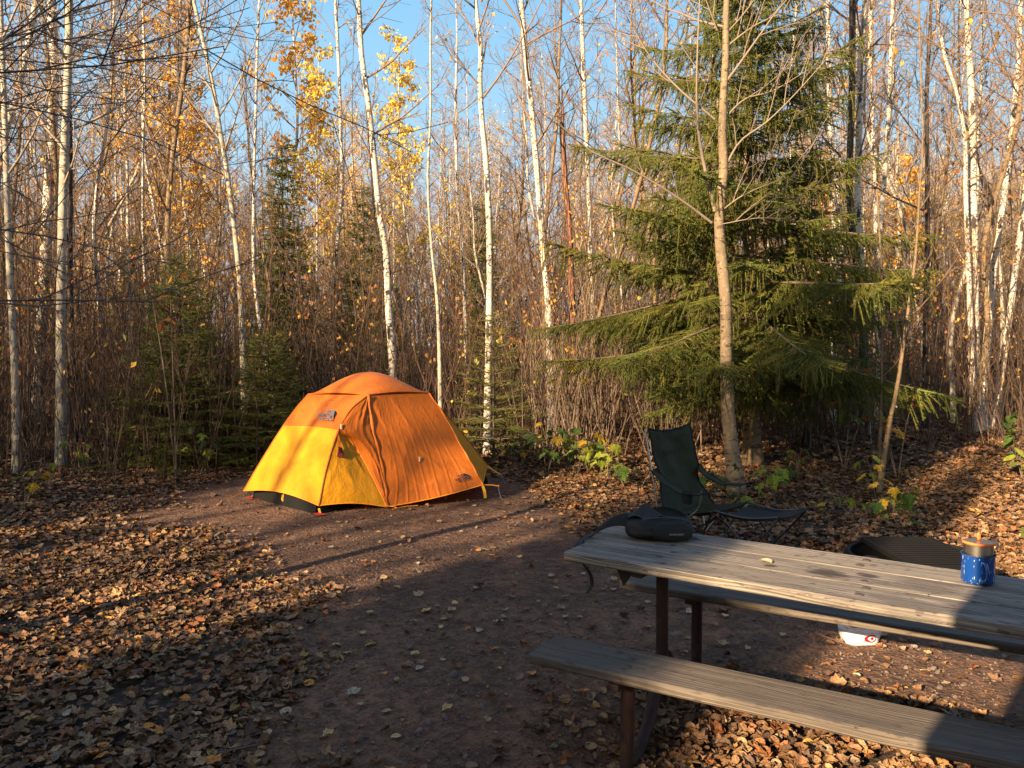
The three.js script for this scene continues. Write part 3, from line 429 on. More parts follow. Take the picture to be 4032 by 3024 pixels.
{
  const big = thing('spruce_tree', 'large green spruce with drooping branches behind the camp chair', 'spruce', [3.12, gh(3.12, -10.7), -10.7]);
  let n = makeSpruce(big, { seed: 1, height: 10.2, r0: .115, from: .12, tiers: 19, per: 9, wild: .5, fat: 1.55, droop: .0, lift: .62, bend: -.12, step: .07, hang: 1.15, bark: barkM.brown, radius: (h) => h < .12 ? 1.6 : h < .3 ? lerp(2.1, 3.0, sstep(.12, .26, h)) : lerp(3.0, .25, Math.pow((h - .3) / .7, .72)), side: (az, h) => (1 - .24 * Math.max(0, Math.cos(az)) * (h < .5 ? 1 : .4)) + .04 * Math.max(0, -Math.cos(az)) * (h > .1 && h < .42 ? 1 : 0) });
  const dark = thing('spruce_tree', 'dark shaded spruce crowding in behind the large one, branches low', 'spruce', [4.35, gh(4.35, -12.2), -12.2]);
  n += makeSpruce(dark, { seed: 2, height: 6.2, from: .13, tiers: 20, per: 5, droop: .0, step: .11, radius: (h) => lerp(1.9, .2, Math.pow(h, .9)) });
  const firA = thing('fir_sapling', 'dark fir sapling in the shade between the aspen trunks and the tent', 'fir', [-4.35, gh(-4.35, -10.9), -10.9]);
  n += makeSpruce(firA, { seed: 3, height: 2.75, from: .05, tiers: 22, per: 6, droop: .12, weep: .25, step: .055, spray: .13, fat: 1.35, radius: (h) => lerp(1.25, .1, h), r0: .03 });
  const firC = thing('fir_sapling', 'low spreading fir sapling close beside the tent', 'fir', [-3.2, gh(-3.2, -10.9), -10.9]);
  n += makeSpruce(firC, { seed: 4, height: 1.7, from: .06, tiers: 15, per: 6, droop: .1, weep: .2, step: .055, spray: .13, fat: 1.35, radius: (h) => lerp(1.0, .1, h), r0: .022 });
  const firB = thing('fir_sapling', 'small green fir sapling at the foot of the straight birch behind the tent', 'fir', [-.25, gh(-.25, -11.25), -11.25]);
  n += makeSpruce(firB, { seed: 5, height: 2.0, from: .08, tiers: 12, per: 5, droop: .15, weep: .2, step: .075, spray: .14, gap: .2, radius: (h) => lerp(.95, .1, h), r0: .022 });
  [['dark spruce spire deep in the wood beside the slender tan trunk', -5.2, -19, 6.2, 1.5], ['broad dark spruce deep in the wood behind the fir saplings', -3.5, -19.8, 5.4, 1.7], ['dark pointed spruce deep in the wood behind the straight birch', -.75, -21.5, 5.2, 1.2], ['dark spruce deep in the thicket beside the thick peeling birch', -9.0, -20, 4.2, 1.4]].forEach(([label, x, z, h, r], k) => {
    const g = thing('spruce_tree', label, 'spruce', [x, gh(x, z), z]); n += makeSpruce(g, { seed: 20 + k, height: h, from: .05, tiers: 22, per: 6, step: .12, spray: .28, fat: 1.9, lat: 1.3, radius: (q) => lerp(r, .12, Math.pow(q, .9)) });
  });
  console.log('sprays', n, Date.now() % 1e6);
}

// ---------- trees that stand behind the camera and throw the long shade over the site ----------
const fromSun = (s, a) => [s * Math.sin(SUN_AZ) + a * Math.cos(SUN_AZ), -(s * Math.cos(SUN_AZ) - a * Math.sin(SUN_AZ))];
{
  const src = new THREE.Group(); makeSpruce(src, { seed: 9, height: 10, from: .02, tiers: 30, per: 6, step: .2, spray: .34, fat: 1.9, lat: 1.1, gap: .02, radius: (h) => lerp(1.55, .2, Math.pow(h, 1.6)) });
  const spots = [[-7, -3.9, 7.2, .5], [-7.4, -3.2, 9.6, .75], [-7.0, -1.95, 8.2, .5], [-7.8, -1.8, 8.6, .42], [-6.6, -2.7, 8, .65], [-8.6, -2.75, 9, .75], [-7, -2.75, 9, .75], [-9.5, -3.5, 9, .7], [-9.2, -2.9, 10.2, .95], [-11.5, -3.2, 11, .85], [-11, -2.85, 10, .8], [-8, -3.9, 7.4, .45], [-6, -1.68, 6.2, .33], [-6.2, -2.3, 6.6, .45], [-6.1, -3.1, 6.6, .5], [-7.6, -1.7, 6.8, .33], [-9, -1.9, 7.6, .42], [-6, -3.6, 6.4, .45], [-7, -5.6, 3.5, .42], [-7.5, -6.0, 3.8, .5], [-6.8, -5.0, 3.3, .45], [-6.5, -8.7, 7.9, .95], [-7, -10.6, 8.2, 1.2], [-6.5, -12.6, 8.0, 1.2], [-7, -14.8, 8.2, 1.3], [-8, -17.2, 8.6, 1.3], [-9, -9.6, 8.8, 1.1], [-9.4, -11.6, 9, 1.2], [-9.4, -13.8, 9, 1.2], [-7, -6.9, 4.1, .75], [-6.6, -7.9, 4.2, .8], [-6.2, -6.3, 3.5, .4], [-9, -16, 9, 1.2], [-5.2, -7.2, 3.3, .7]];
  const bare = [[-15, -5.4, 1, 1.1], [-18, -6.5, 4, 1.2], [-14, -7.3, 6, 1.1], [-21, -5.9, 2, 1.3], [-12, -6.1, 4, .8]];
  for (const q of [[-3, 3, 10, 1.2], [-6, 4.5, 11, 1.3], [-8, 2.2, 10, 1.1], [-9.5, 1.6, 10, 1], [1, 6, 10, 1.3], [4, 8.5, 10, 1.3], [8, 11, 11, 1.4], [-10, 4, 12, 1.4], [-2, 8, 11, 1.3], [2.5, 11, 11, 1.4], [-5, -17.5, 9, 1.3], [-3, -15, 9, 1.2], [-1, -17, 9, 1.3], [-11, -8.6, 10, 1.1]]) spots.push(q);  // further unseen spruces, added round the site to block skylight
  spots.forEach(([s, a, h, w]) => { const [x, z] = fromSun(s, a), g = src.clone(); g.name = numbered('spruce_tree'); g.position.set(x, gh(x, z) - .05, z); g.rotation.y = a * 3.7; g.scale.set(w, h / 10, w); tag(g, 'tall dense spruce of the row that shades the campsite', 'spruce', 'spruces that shade the campsite'); scene.add(g); });
  { const R = rand(66), [tx, tz] = fromSun(-1.2, -.365), g = thing('dark_tree', 'unseen stout trunk added to throw a shadow over the table end', 'tree', [tx, gh(tx, tz), tz]); makeTree(g, 'dark', [V3(0, -.05, 0), V3(.01, 1.5, 0), V3(0, 3, .02), V3(.03, 5, 0)], .235, .2, 9, R, { limbs: 10, from: .5, flare: .2 }); }  // unseen shadow caster added as a trunk, its true form unknown
  bare.forEach(([s, a, k, w]) => { const [x, z] = fromSun(s, a), g = new THREE.Group().add(...PROTO[k][0].children.map((m) => m.clone())); g.name = numbered('birch_tree'); g.position.set(x, gh(x, z) - .05, z); g.rotation.y = a * 2.3; g.scale.set(w * 1.4, w, w * 1.4); tag(g, 'leafless birch in the gap of the spruce row that shades the campsite', 'birch', 'leafless birches in the spruce row'); scene.add(g); });
}

// ---------- bare limbs that reach in from trees just outside the frame ----------
{
  const R = rand(620), g = thing('bare_tree', 'bare tree, shade put into its bark colour, whose long thin limbs reach over the leaf litter', 'tree', [-3.9, gh(-3.9, -3.3), -3.3]);
  const tr = trunkGeo([V3(0, -.05, 0), V3(.15, 1.6, .1), V3(.1, 3.2, .05), V3(.3, 5.2, -.1), V3(.3, 7, 0)], .07, .02, 10, 18, R); part('trunk', tr.geo, barkM.dark, g);  // dark bark and twig colour stands in for shade on this tree
  const limbs = [[2.0, 0, .16, 2.9], [2.15, -.35, .2, 2.6], [2.4, .25, .12, 3.0], [2.55, -.1, .16, 3.2], [2.7, .45, .1, 2.7], [2.85, -.3, .12, 3.1], [3.0, .1, .02, 3.3], [3.1, .5, .06, 2.8], [3.2, -.5, .16, 2.9], [3.35, .2, .1, 3.0], [3.5, -.15, .2, 3.2], [3.6, .4, .22, 2.7], [3.75, -.4, .3, 2.8], [3.0, -.75, .2, 2.9], [2.5, .8, .2, 2.4], [3.9, .05, .35, 2.6], [4.2, .3, .4, 2.5], [2.3, -.6, .3, 2.8]];
  for (const [h, dz, up, L] of limbs) {
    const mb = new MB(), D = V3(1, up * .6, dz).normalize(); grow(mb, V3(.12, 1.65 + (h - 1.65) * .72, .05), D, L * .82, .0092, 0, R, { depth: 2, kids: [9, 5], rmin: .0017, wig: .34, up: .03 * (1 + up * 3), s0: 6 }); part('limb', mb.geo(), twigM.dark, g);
  }
  const g2 = thing('bare_tree', 'bare tree whose upper twigs hang over the sunlit birch clump', 'tree', [5.4, gh(5.4, -6.6), -6.6]);
  const t2 = trunkGeo([V3(0, -.05, 0), V3(.1, 2, 0), V3(-.05, 4.2, .1), V3(0, 7, 0)], .06, .02, 10, 16, R); part('trunk', t2.geo, barkM.dark, g2); const tips = [];
  for (const [h, dz, up, L] of [[3.5, 0, .22, 2.4], [3.9, .4, .1, 2.0], [4.1, -.3, .1, 2.4], [3.2, .1, .5, 1.9], [4.5, .0, .1, 2.2], [3.0, -.4, .5, 2.0]]) { const mb = new MB(); grow(mb, V3(0, h, 0), V3(-1, up, dz).normalize(), L, .011, 0, R, { depth: 2, kids: [8, 4], rmin: .0018, wig: .22, up: .02, tips }); part('limb', mb.geo(), twigM.birch, g2); }
  part('foliage', leavesOn(tips, .07, .055, R, .03), goldM, g2);
}

// ---------- leaf litter ----------
function deadLeaf(seed, long, wide, curl, lobes) {                       // a dry leaf lying in the xz plane, about 1 unit long
  const R = rand(seed), nu = 6, nv = 8, fold = RR(R, .1, .45) * curl, roll = RR(R, .2, .9) * curl, tw = RR(R, -.5, .5) * curl;
  const g = grid(nu, nv, (s, t) => {
    const e = Math.pow(Math.sin(PI * Math.pow(t, .72)), .8) * wide * (lobes ? 1 + .3 * Math.cos(t * PI * 5) : 1 + .05 * Math.cos(t * PI * 8)) * .5 + .01, x = (s - .5) * 2 * e, z = (t - .5) * long;
    const y = Math.abs(s - .5) * 2 * e * fold * 1.6 + roll * (z * z) * .9 + tw * x * z + (fbm(s * 3 + seed, t * 4, seed, 2) - .5) * .22 * curl + (R() - .5) * .015;
    return V3(x, y, z);
  });
  return g;
}
const mapleLeaf = (curl, cut) => {
  const out = [[0, 0], [.10, .02], [.30, -.10], [.26, .08], [.50, .16], [.40, .24], [.56, .46], [.36, .44], [.30, .52], [.22, .48], [.20, .74], [.12, .72], [0, 1.0]], pts = [...out, ...out.slice(1, -1).reverse().map(([x, y]) => [-x, y])], mb = new MB();
  const v = ([x, y]) => V3(x * (1 - cut * .2 * Math.sin(x * 7)), (-.16 * Math.abs(x) - .22 * y * y) * curl + .06 * curl * Math.sin(x * 9 + y * 4 + cut * 5), y), c = V3(0, -.02, .3);
  for (let k = 0; k < pts.length; k++) { const a = v(pts[k]), b = v(pts[(k + 1) % pts.length]); mb.tri(c, b, a); } for (let k = 0; k < mb.count; k++) { mb.u[k * 2] = mb.p[k * 3] + .5; mb.u[k * 2 + 1] = mb.p[k * 3 + 2]; } return mb.geo();
};
const MAPLE = [mapleLeaf(1, 0), mapleLeaf(1.6, .6), mapleLeaf(.6, -.7)];
const LEAFG = [deadLeaf(1, 1, .78, .9), deadLeaf(2, 1, .7, 1.5), deadLeaf(3, 1, .85, .5), deadLeaf(4, 1.05, .66, 1.5), deadLeaf(5, 1.3, 1.1, 1.0, true), deadLeaf(6, .95, .85, 1.9), mapleLeaf(-1.4, .4), mapleLeaf(.9, -.5)];
const leafTex = tex(128, 128, (u, v) => { const vein = Math.min(1, Math.abs(u - .5) * 30), side = Math.abs(((v * 7 + Math.abs(u - .5) * 5) % 1) - .5) < .06 ? .86 : 1, m = .62 + .5 * fbm(u * 6, v * 6, 15, 4), sp = fbm(u * 16, v * 16, 19, 2) > .7 ? .6 : 1; const q = 255 * clamp((vein < .5 ? 1.15 : 1) * side * m * sp, 0, 1); return [q, q * .97, q * .93]; });
const litterM = mat([1, 1, 1], { roughness: .72, map: leafTex });
const litterColor = (R) => { const q = R(), m = RR(R, .72, 1.2), c = q < .32 ? [.31, .175, .080] : q < .62 ? [.21, .11, .05] : q < .71 ? [.46, .29, .135] : q < .79 ? [.32, .23, .15] : q < .88 ? [.35, .13, .036] : q < .91 ? [.58, .36, .10] : [.12, .066, .036]; return new THREE.Color().setRGB(c[0] * m, c[1] * m, c[2] * m); };
{
  const R = rand(700), ms = LEAFG.map(() => []), cs = LEAFG.map(() => []), e = new THREE.Euler(), q = new THREE.Quaternion();
  const tone = [['pale yellow', [.76, .52, .22]], ['tan', [.58, .38, .19]], ['brown', [.32, .17, .085]], ['orange', [.70, .28, .05]], ['greyish', [.50, .42, .32]]], tm = tone.map(([, c]) => mat(c, { roughness: .75, map: leafTex }));
  let own = 0;
  const drop = (x, z, size, lift) => { const k = R() < .07 ? (R() < .5 ? 6 : 7) : Math.floor(Math.pow(R(), 1.1) * 6); if (k > 5) size *= 1.5; { const w = R() < .22 ? 1.5 : .55; e.set((R() - .5) * w, R() * 6.28, (R() - .5) * w); }; q.setFromEuler(e); const s = size * (R() < .2 ? RR(R, .3, .6) : RR(R, .65, 1.35)); if (own < 112 && z > -3.9 && z < -2.9 && Math.abs(x) < -z * .6 && lift > .01 && s > .045 && R() < .09) { own++; const q2 = [1, 2, 2, 2, 1, 4, 3][Math.floor(R() * 7)], w = x < 0 ? 'lying on top of the deep litter beside the dirt' : 'lying on the leaf pile under the bench', o = single('fallen_leaf', LEAFG[k], tm[q2], tone[q2][0] + ' curled leaf ' + w, 'leaf', tone[q2][0] + ' leaves ' + w); o.position.set(x, gh(x, z) + lift * .9 + .012, z); o.quaternion.copy(q); o.scale.setScalar(s); return; } ms[k].push(new THREE.Matrix4().compose(V3(x, gh(x, z) + lift * R() + .006, z), q, V3(s, s, s))); cs[k].push(litterColor(R)); };
  const spread = (d0, d1, rho, size) => {
    const N = Math.round((.72 * (d1 * d1 - d0 * d0) + 4.6 * (d1 - d0)) * rho);
    for (let i = 0; i < N; i++) {
      const d = Math.sqrt(lerp(d0 * d0, d1 * d1, R())), x = RR(R, -1, 1) * (.72 * d + 2.3), z = -d, p = padDist(x, z);
      let k = p > .12 ? 1 : p > -.25 ? lerp(.1, 1, sstep(-.25, .12, p)) : .012;
      if (p > .1) k *= sstep(.24, .42, fbm(x * 1.9, z * 1.9, 91, 3)) * .65 + .35;
      if (R() < k) drop(x, z, size, p > .1 ? .034 : .006);
    }
  };
  spread(1.6, 6.2, 1600, .045); spread(6.2, 10.5, 820, .050); spread(10.5, 22, 190, .080);
  const grp = new THREE.Group(); grp.name = 'leaf_litter'; scene.add(grp); tag(grp, 'deep litter of dry curled brown leaves round the bare dirt', 'leaf litter', null, 'stuff');
  LEAFG.forEach((g, k) => instanced('dry_leaves', g, litterM, ms[k], cs[k], grp)); console.log('litter', ms.reduce((a, m) => a + m.length, 0), Date.now() % 1e6);
  // grit, crumbs of leaf and pebbles trodden into the dirt
  const pm = [], pc = [], cm = [], cc = []; const peb = new THREE.IcosahedronGeometry(1, 0);
  for (let i = 0; i < 26000; i++) { const d = 2.4 + 9 * Math.pow(R(), 1.3), x = RR(R, -.62, .62) * d, z = -d; if (padDist(x, z) > .15) continue; if (R() < .6) { const s = RR(R, .002, .0075) * (R() < .04 ? 3 : 1); pm.push(M4(x, gh(x, z) + s * .2, z, R() * 3, R() * 6, R(), [s * 1.3, s * .7, s])); const m = RR(R, .7, 1.5); pc.push(new THREE.Color().setRGB(.12 * m, .085 * m, .068 * m)); } else { const s = RR(R, .008, .022); cm.push(M4(x, gh(x, z) + .004, z, (R() - .5) * .5, R() * 6.28, (R() - .5) * .5, s)); cc.push(litterColor(R)); } }
  const gg = new THREE.Group(); gg.name = 'grit'; scene.add(gg); tag(gg, 'small pebbles and leaf crumbs trodden into the bare dirt', 'grit', null, 'stuff');
  instanced('pebbles', peb, mat([1, 1, 1]), pm, pc, gg); instanced('crumbs', LEAFG[1], litterM, cm, cc, gg);
  // single leaves on the bare dirt
  let n = 0;
  for (let i = 0; n < 185 && i < 6000; i++) {
    const d = 2.9 + 7 * R(), x = RR(R, -.5, .62) * d, z = -d; if (padDist(x, z) > -.12) continue; const u = (x + 1.85) * .69 - (z + 7.77) * .724, v = -(x + 1.85) * .724 - (z + 7.77) * .69; if (u > -.3 && u < 2.4 && v > -.75) continue;
    const c = [0, 0, 1, 1, 1, 2, 2, 3, 4, 4][Math.floor(R() * 10)], s = RR(R, .034, .062), o = single('fallen_leaf', LEAFG[[0, 0, 2, 2, 1, 4][Math.floor(R() * 6)]], tm[c], tone[c][0] + ' fallen leaf lying on the bare trodden dirt', 'leaf', tone[c][0] + ' leaves scattered on the dirt'); o.position.set(x, gh(x, z) + .012, z); o.rotation.set((R() - .5) * .5, R() * 6.28, (R() - .5) * .5); o.scale.setScalar(s); n++;
  }
}
// ---------- the tent ----------
const canvas = (w, h, draw) => { const c = document.createElement('canvas'); c.width = w; c.height = h; draw(c.getContext('2d'), w, h); const t = new THREE.CanvasTexture(c); t.colorSpace = THREE.SRGBColorSpace; t.magFilter = THREE.LinearFilter; return t; };
{
  const UX = .69, UZ = -.724, C = [-1.843 + UX * 1.14 - .724 * .58, -7.774 + UZ * 1.14 - .69 * .58];
  const tent = thing('dome_tent', 'orange and yellow dome tent pitched on the bare dirt', 'tent', [C[0], gh(C[0], C[1]) + .005, C[1]], Math.atan2(.724, .69));
  const L = (u, v, h) => V3(u - 1.14, h, .58 - v), crv = (...p) => new THREE.CatmullRomCurve3(p.map((q) => L(...q)));
  const eN = crv([0, -.03, .085], [.10, -.01, .42], [.25, 0, .775], [.42, .03, .97], [.641, .05, 1.096]), eL = crv([-.1, 1.2, .085], [.11, 1.18, .40], [.34, 1.15, .727], [.48, 1.12, .91], [.622, 1.1, 1.056]);
  const eR = crv([2.263, 0, .216], [1.96, .015, .54], [1.693, .02, .798], [1.515, .03, .97], [1.435, .05, 1.08]), eB = crv([2.33, 1.2, .10], [2.02, 1.18, .48], [1.75, 1.15, .78], [1.56, 1.12, .95], [1.435, 1.1, 1.06]);
  const cP = crv([.63, -.25, .012], [.602, -.2, .128], [.546, -.1, .341], [.486, -.05, .492], [.377, 0, .674], [.25, 0, .775]), cLeft = crv([.63, -.25, .012], [.602, -.2, .128], [.546, -.1, .341], [.486, -.05, .492], [.377, 0, .674], [.25, 0, .775], [.42, .03, .97], [.641, .05, 1.096]);
  const zL = crv([.63, -.25, .012], [.655, -.2, .2], [.65, -.12, .496], [.622, -.05, .767], [.641, .05, 1.096]), zR = crv([1.545, -.656, .162], [1.545, -.5, .35], [1.533, -.35, .53], [1.49, -.13, .85], [1.435, .05, 1.08]);
  const weave = tex(256, 256, (u, v) => { const q = 228 + 16 * Math.sin(u * 256 * PI / 2) * Math.sin(v * 256 * PI / 2) + 20 * fbm(u * 6, v * 6, 5, 3, 6, 6); return [q, q, q]; }), crease = tex(512, 512, (u, v) => { const a = fbm(u * 5, v * 5, 81, 4, 5, 5), r = 1 - Math.abs(fbm(u * 7 + a, v * 7, 84, 3) * 2 - 1), q = a * 120 + Math.pow(r, 6) * 110; return [q, q, q]; }, false);
  const cloth = (rgb) => pmat(rgb, { roughness: .55, map: weave, bumpMap: crease, bumpScale: .004, transmission: .16, thickness: 0, specularIntensity: .55, side: THREE.DoubleSide });
  const OR = cloth([.60, .150, .011]), YE = cloth([.74, .315, .007]), hemM = mat([.85, .30, .02], { roughness: .5 }), redM = mat([.42, .02, .015]), strapM = mat([.72, .36, .03]);
  const patch = (a, b, t0, t1, nu, nv, wr, extra, seed = 1) => {         // a cloth sheet from curve a (s = 0) to curve b (s = 1)
    const f = (s, t) => { const q = a.getPoint(lerp(t0, t1, t)).lerp(b.getPoint(lerp(t0, t1, t)), s); return extra ? extra(q, s, t) : q; };
    const g = grid(nu, nv, f, [2, 2]), P = g.attributes.position, N = g.attributes.normal;
    for (let j = 0; j <= nv; j++) for (let i = 0; i <= nu; i++) {
      const s = i / nu, t = j / nv, e = Math.min(1, s * 9, (1 - s) * 9, t * 9, (1 - t) * 9), k = j * (nu + 1) + i, rid = 1 - Math.abs(2 * fbm(s * 3.2 + t * 2.2 + seed * 7, t * 1.6 - s * 1.4, seed, 3) - 1);
      const d = wr * e * ((fbm(s * 4 + seed * 3, t * 4, seed + 50, 3) - .5) * 1.6 + Math.pow(rid, 7) * .9 - .25); P.setXYZ(k, P.getX(k) + N.getX(k) * d, P.getY(k) + N.getY(k) * d, P.getZ(k) + N.getZ(k) * d);
    }
    g.computeVertexNormals(); g.userData.f = f; return g;
  };
  const endSag = (q, s, t0) => { const k = Math.sin(PI * s); q.x += k * .035 * Math.sin(PI * clamp(t0)); q.y += k * .06 * Math.pow(1 - t0, 3); return q; };
  const lowEnd = patch(eN, eL, 0, .5, 40, 26, .014, (q, s, t) => endSag(q, s, t * .5), 2), upEnd = patch(eN, eL, .5, 1, 40, 22, .012, (q, s, t) => endSag(q, s, .5 + t * .5), 3);
  part('end_panel', lowEnd, YE, tent).userData.label = 'yellow lower end panel'; part('end_panel', upEnd, OR, tent).userData.label = 'orange upper end panel';
  part('side_panel', patch({ getPoint: (t) => eN.getPoint(t * .5) }, cP, 0, 1, 36, 40, .009, (q, s, t) => { q.z += .05 * Math.sin(PI * s) * (1 - t) * t * 2; q.y += .03 * Math.sin(PI * s) * Math.pow(1 - t, 3); return q; }, 4), YE, tent).userData.label = 'yellow side panel beside the door';
  part('side_panel', patch(cLeft, zL, 0, 1, 22, 60, .012, (q, s, t) => { q.z += .03 * Math.sin(PI * s) * Math.sin(PI * t); return q; }, 5), OR, tent);
  const pleats = [.09, .2, .31, .43, .56, .7, .84];
  const doorF = (q, s, t) => { let o = .02 * Math.sin(PI * s) * Math.sin(PI * t); for (let i = 0; i < pleats.length; i++) { const c = .5 + (pleats[i] - .5) * (1 - .25 * t) + .015 * Math.sin(t * 5 + i); o += .007 * Math.exp(-(((s - c) / .011) ** 2)) * (1 - t) * (t > .01 ? 1 : 0) - .006 * Math.sin(PI * clamp((s - c + .06) / .12)) * (1 - t) * .5; } q.z += o; q.y += o * .35 - .02 * Math.sin(PI * s) * (1 - t); return q; };
  const doorG = patch(zL, zR, 0, 1, 130, 60, .008, doorF, 6);
  part('door_flap', doorG, OR, tent).userData.label = 'orange door flap with pleats and black logo';
  part('side_panel', patch(zR, eR, 0, .58, 24, 30, .012, null, 7), YE, tent); part('side_panel', patch(zR, eR, .58, 1, 20, 24, .012, null, 8), OR, tent);
  const bow = (q, s, t) => { q.z -= .45 * Math.sin(PI * s) * (1 - t); return q; };
  part('rear_panel', patch(eL, eB, 0, .5, 30, 24, .012, (q, s, t) => bow(q, s, t * .5), 9), YE, tent); part('rear_panel', patch(eL, eB, .5, 1, 30, 20, .012, (q, s, t) => bow(q, s, .5 + t * .5), 10), OR, tent); part('end_panel', patch(eR, eB, 0, .5, 26, 24, .012, null, 11), YE, tent); part('end_panel', patch(eR, eB, .5, 1, 26, 20, .012, null, 12), OR, tent);
  const A = L(.641, .05, 1.096), B = L(1.435, .05, 1.08), D = L(1.435, 1.1, 1.06), E = L(.622, 1.1, 1.056);
  const roofF = (s, t) => { const q = A.clone().lerp(B, s).lerp(E.clone().lerp(D, s), t), k = Math.pow(Math.sin(PI * s), .75) * Math.pow(Math.sin(PI * t), .75); q.y += .19 * k + .02 * (Math.sin(PI * s) + Math.sin(PI * t)) + .006 * (fbm(s * 6, t * 6, 15, 3) - .5); return q; };
  part('roof', grid(40, 40, roofF, [2, 2]), OR, tent);
  // pole sleeves, zip cover and hems
  const along = (c, r, m, name, n = 30) => part(name, new MB().tube(c.getPoints(n), Array(n + 1).fill(r), 7, { caps: true }).geo(), m, tent);
  for (const c of [eN, eL, eR, eB]) along(c, .008, OR, 'pole_sleeve');
  for (const [p, q, hgt] of [[A, B, .02], [B, D, .02], [D, E, .02], [E, A, .02]]) part('roof_seam', new MB().tube(Array.from({ length: 21 }, (_, k) => { const v = p.clone().lerp(q, k / 20); v.y += hgt * Math.sin(PI * k / 20) + .002; return v; }), Array(21).fill(.0075), 6, { caps: true }).geo(), OR, tent);
  for (const [c, wv] of [[zL, .018], [zR, .010]]) part('zip_cover', grid(8, 40, (s, t) => { const q = c.getPoint(t), w = (s - .5) * 2 * wv; return V3(q.x + w, q.y + .006 * Math.sin(t * 26) * wv * 20, q.z + .012 * (1 - (s * 2 - 1) ** 2) + .004 + .006 * Math.sin(t * 31 + s * 2)); }), OR, tent);
  const hem = (f, n = 30) => part('hem', new MB().tube(Array.from({ length: n + 1 }, (_, k) => f(k / n)), Array(n + 1).fill(.0052), 5).geo(), hemM, tent);
  hem((s) => lowEnd.userData.f(s, 0)); hem((s) => doorG.userData.f(s, 0), 60); hem((s) => zR.getPoint(0).lerp(eR.getPoint(0), s));
  hem((s) => { const q = eN.getPoint(0).lerp(cP.getPoint(0), s); q.y += .03 * Math.sin(PI * s); return q; });
  hem((t) => cP.getPoint(t)); hem((s) => lowEnd.userData.f(s, 1));
  // dark tub floor and body, seen under the fly
  const tubF = (s, t) => { const per = [[-.02, 0], [2.27, 0], [2.27, 1.16], [-.02, 1.16], [-.02, 0]], k = Math.min(3, Math.floor(s * 4)), f = s * 4 - k, ins = .10 * t * t, u = lerp(per[k][0], per[k + 1][0], f), v = lerp(per[k][1], per[k + 1][1], f); return L(lerp(u, 1.14, ins), lerp(v, .58, ins), .004 + .22 * t + .006 * (fbm(s * 40, t * 3, 3, 2) - .5)); };
  part('tub_floor', grid(80, 6, tubF), pmat([.010, .010, .010], { roughness: .8, specularIntensity: .25 }), tent); part('groundsheet', new THREE.BoxGeometry(2.24, .004, 1.12).translate(0, .008, 0), mat([.02, .02, .022]), tent);
  // straps, cords, stakes
  const strap = (pts, w, m, name = 'strap') => { const P = spline(pts.map((q) => L(...q)), 10); const g = grid(1, 10, (s, t) => { const q = P[Math.round(t * 10)]; return V3(q.x + (s - .5) * w, q.y, q.z + (s - .5) * w * .4); }); return part(name, g, m, tent); };
  strap([[0, -.03, .06], [-.01, -.06, .03], [-.02, -.09, .008]], .02, strapM); strap([[-.1, 1.2, .07], [-.15, 1.25, .04], [-.2, 1.3, .01]], .024, strapM); strap([[-.06, 1.15, .03], [-.1, 1.1, .02], [-.02, 1.0, .012]], .035, redM); strap([[-.03, -.1, .012], [-.06, -.06, .03], [.01, -.12, .014]], .05, redM); strap([[.0, .6, .11], [-.02, .58, .06], [.02, .56, .02]], .018, strapM);
  strap([[1.545, -.656, .16], [1.56, -.67, .09], [1.58, -.66, .02]], .03, strapM); strap([[2.263, 0, .216], [2.33, -.05, .15], [2.38, -.1, .11]], .025, strapM); strap([[.65, -.27, .012], [.75, -.33, .02], [.86, -.36, .01]], .02, hemM);
  const cord = (pts, r, m, name = 'guy_cord') => part(name, tubeAlong(pts.map((q) => L(...q)), r, 5, 20), m, tent);
  cord([[1.545, -.656, .16], [1.65, -.68, .15], [1.74, -.70, .13]], .006, hemM); cord([[1.74, -.70, .15], [1.74, -.70, .08], [1.76, -.73, -.02]], .003, mat([.5, .5, .52], { metalness: 1, roughness: .35 }), 'stake'); cord([[2.263, 0, .2], [2.3, .05, .1], [2.26, .03, .01]], .005, strapM); cord([[2.38, -.1, .11], [2.4, -.12, .05], [2.42, -.14, -.02]], .004, mat([.4, .4, .42], { metalness: 1, roughness: .4 }), 'stake');
  cord([[.6, -.26, .03], [.68, -.34, .012], [.6, -.38, .01], [.74, -.36, .012], [.9, -.4, .008]], .004, hemM); cord([[.245, -.015, .79], [.25, -.03, .70], [.235, -.045, .63]], .003, redM); cord([[.245, -.015, .79], [.22, -.03, .72], [.225, -.04, .63]], .003, redM);
  { const R = rand(12), mb = new MB(); for (let k = 0; k < 9; k++) { const a = R() * 6.28, pts = []; for (let j = 0; j <= 12; j++) { const q = j / 12 * 6.28; pts.push(L(.235 + .026 * Math.cos(q + a) + RR(R, -.006, .006), -.05 + .012 * Math.sin(q * 2 + a), .585 + .038 * Math.sin(q) - .01 * k * .3 + RR(R, -.006, .006))); } mb.tube(pts, Array(13).fill(.0042), 5); } part('cord_bundle', mb.geo(), mat([.17, .03, .02]), tent); }
  for (const [f, s, t] of [[doorG.userData.f, .42, .44], [upEnd.userData.f, -.03, .08]]) { const q = f(clamp(s), t); part('toggle', new RoundedBoxGeometry(.02, .05, .012, 2, .004).translate(q.x, q.y, q.z + .02), mat([.75, .55, .3]), tent); }
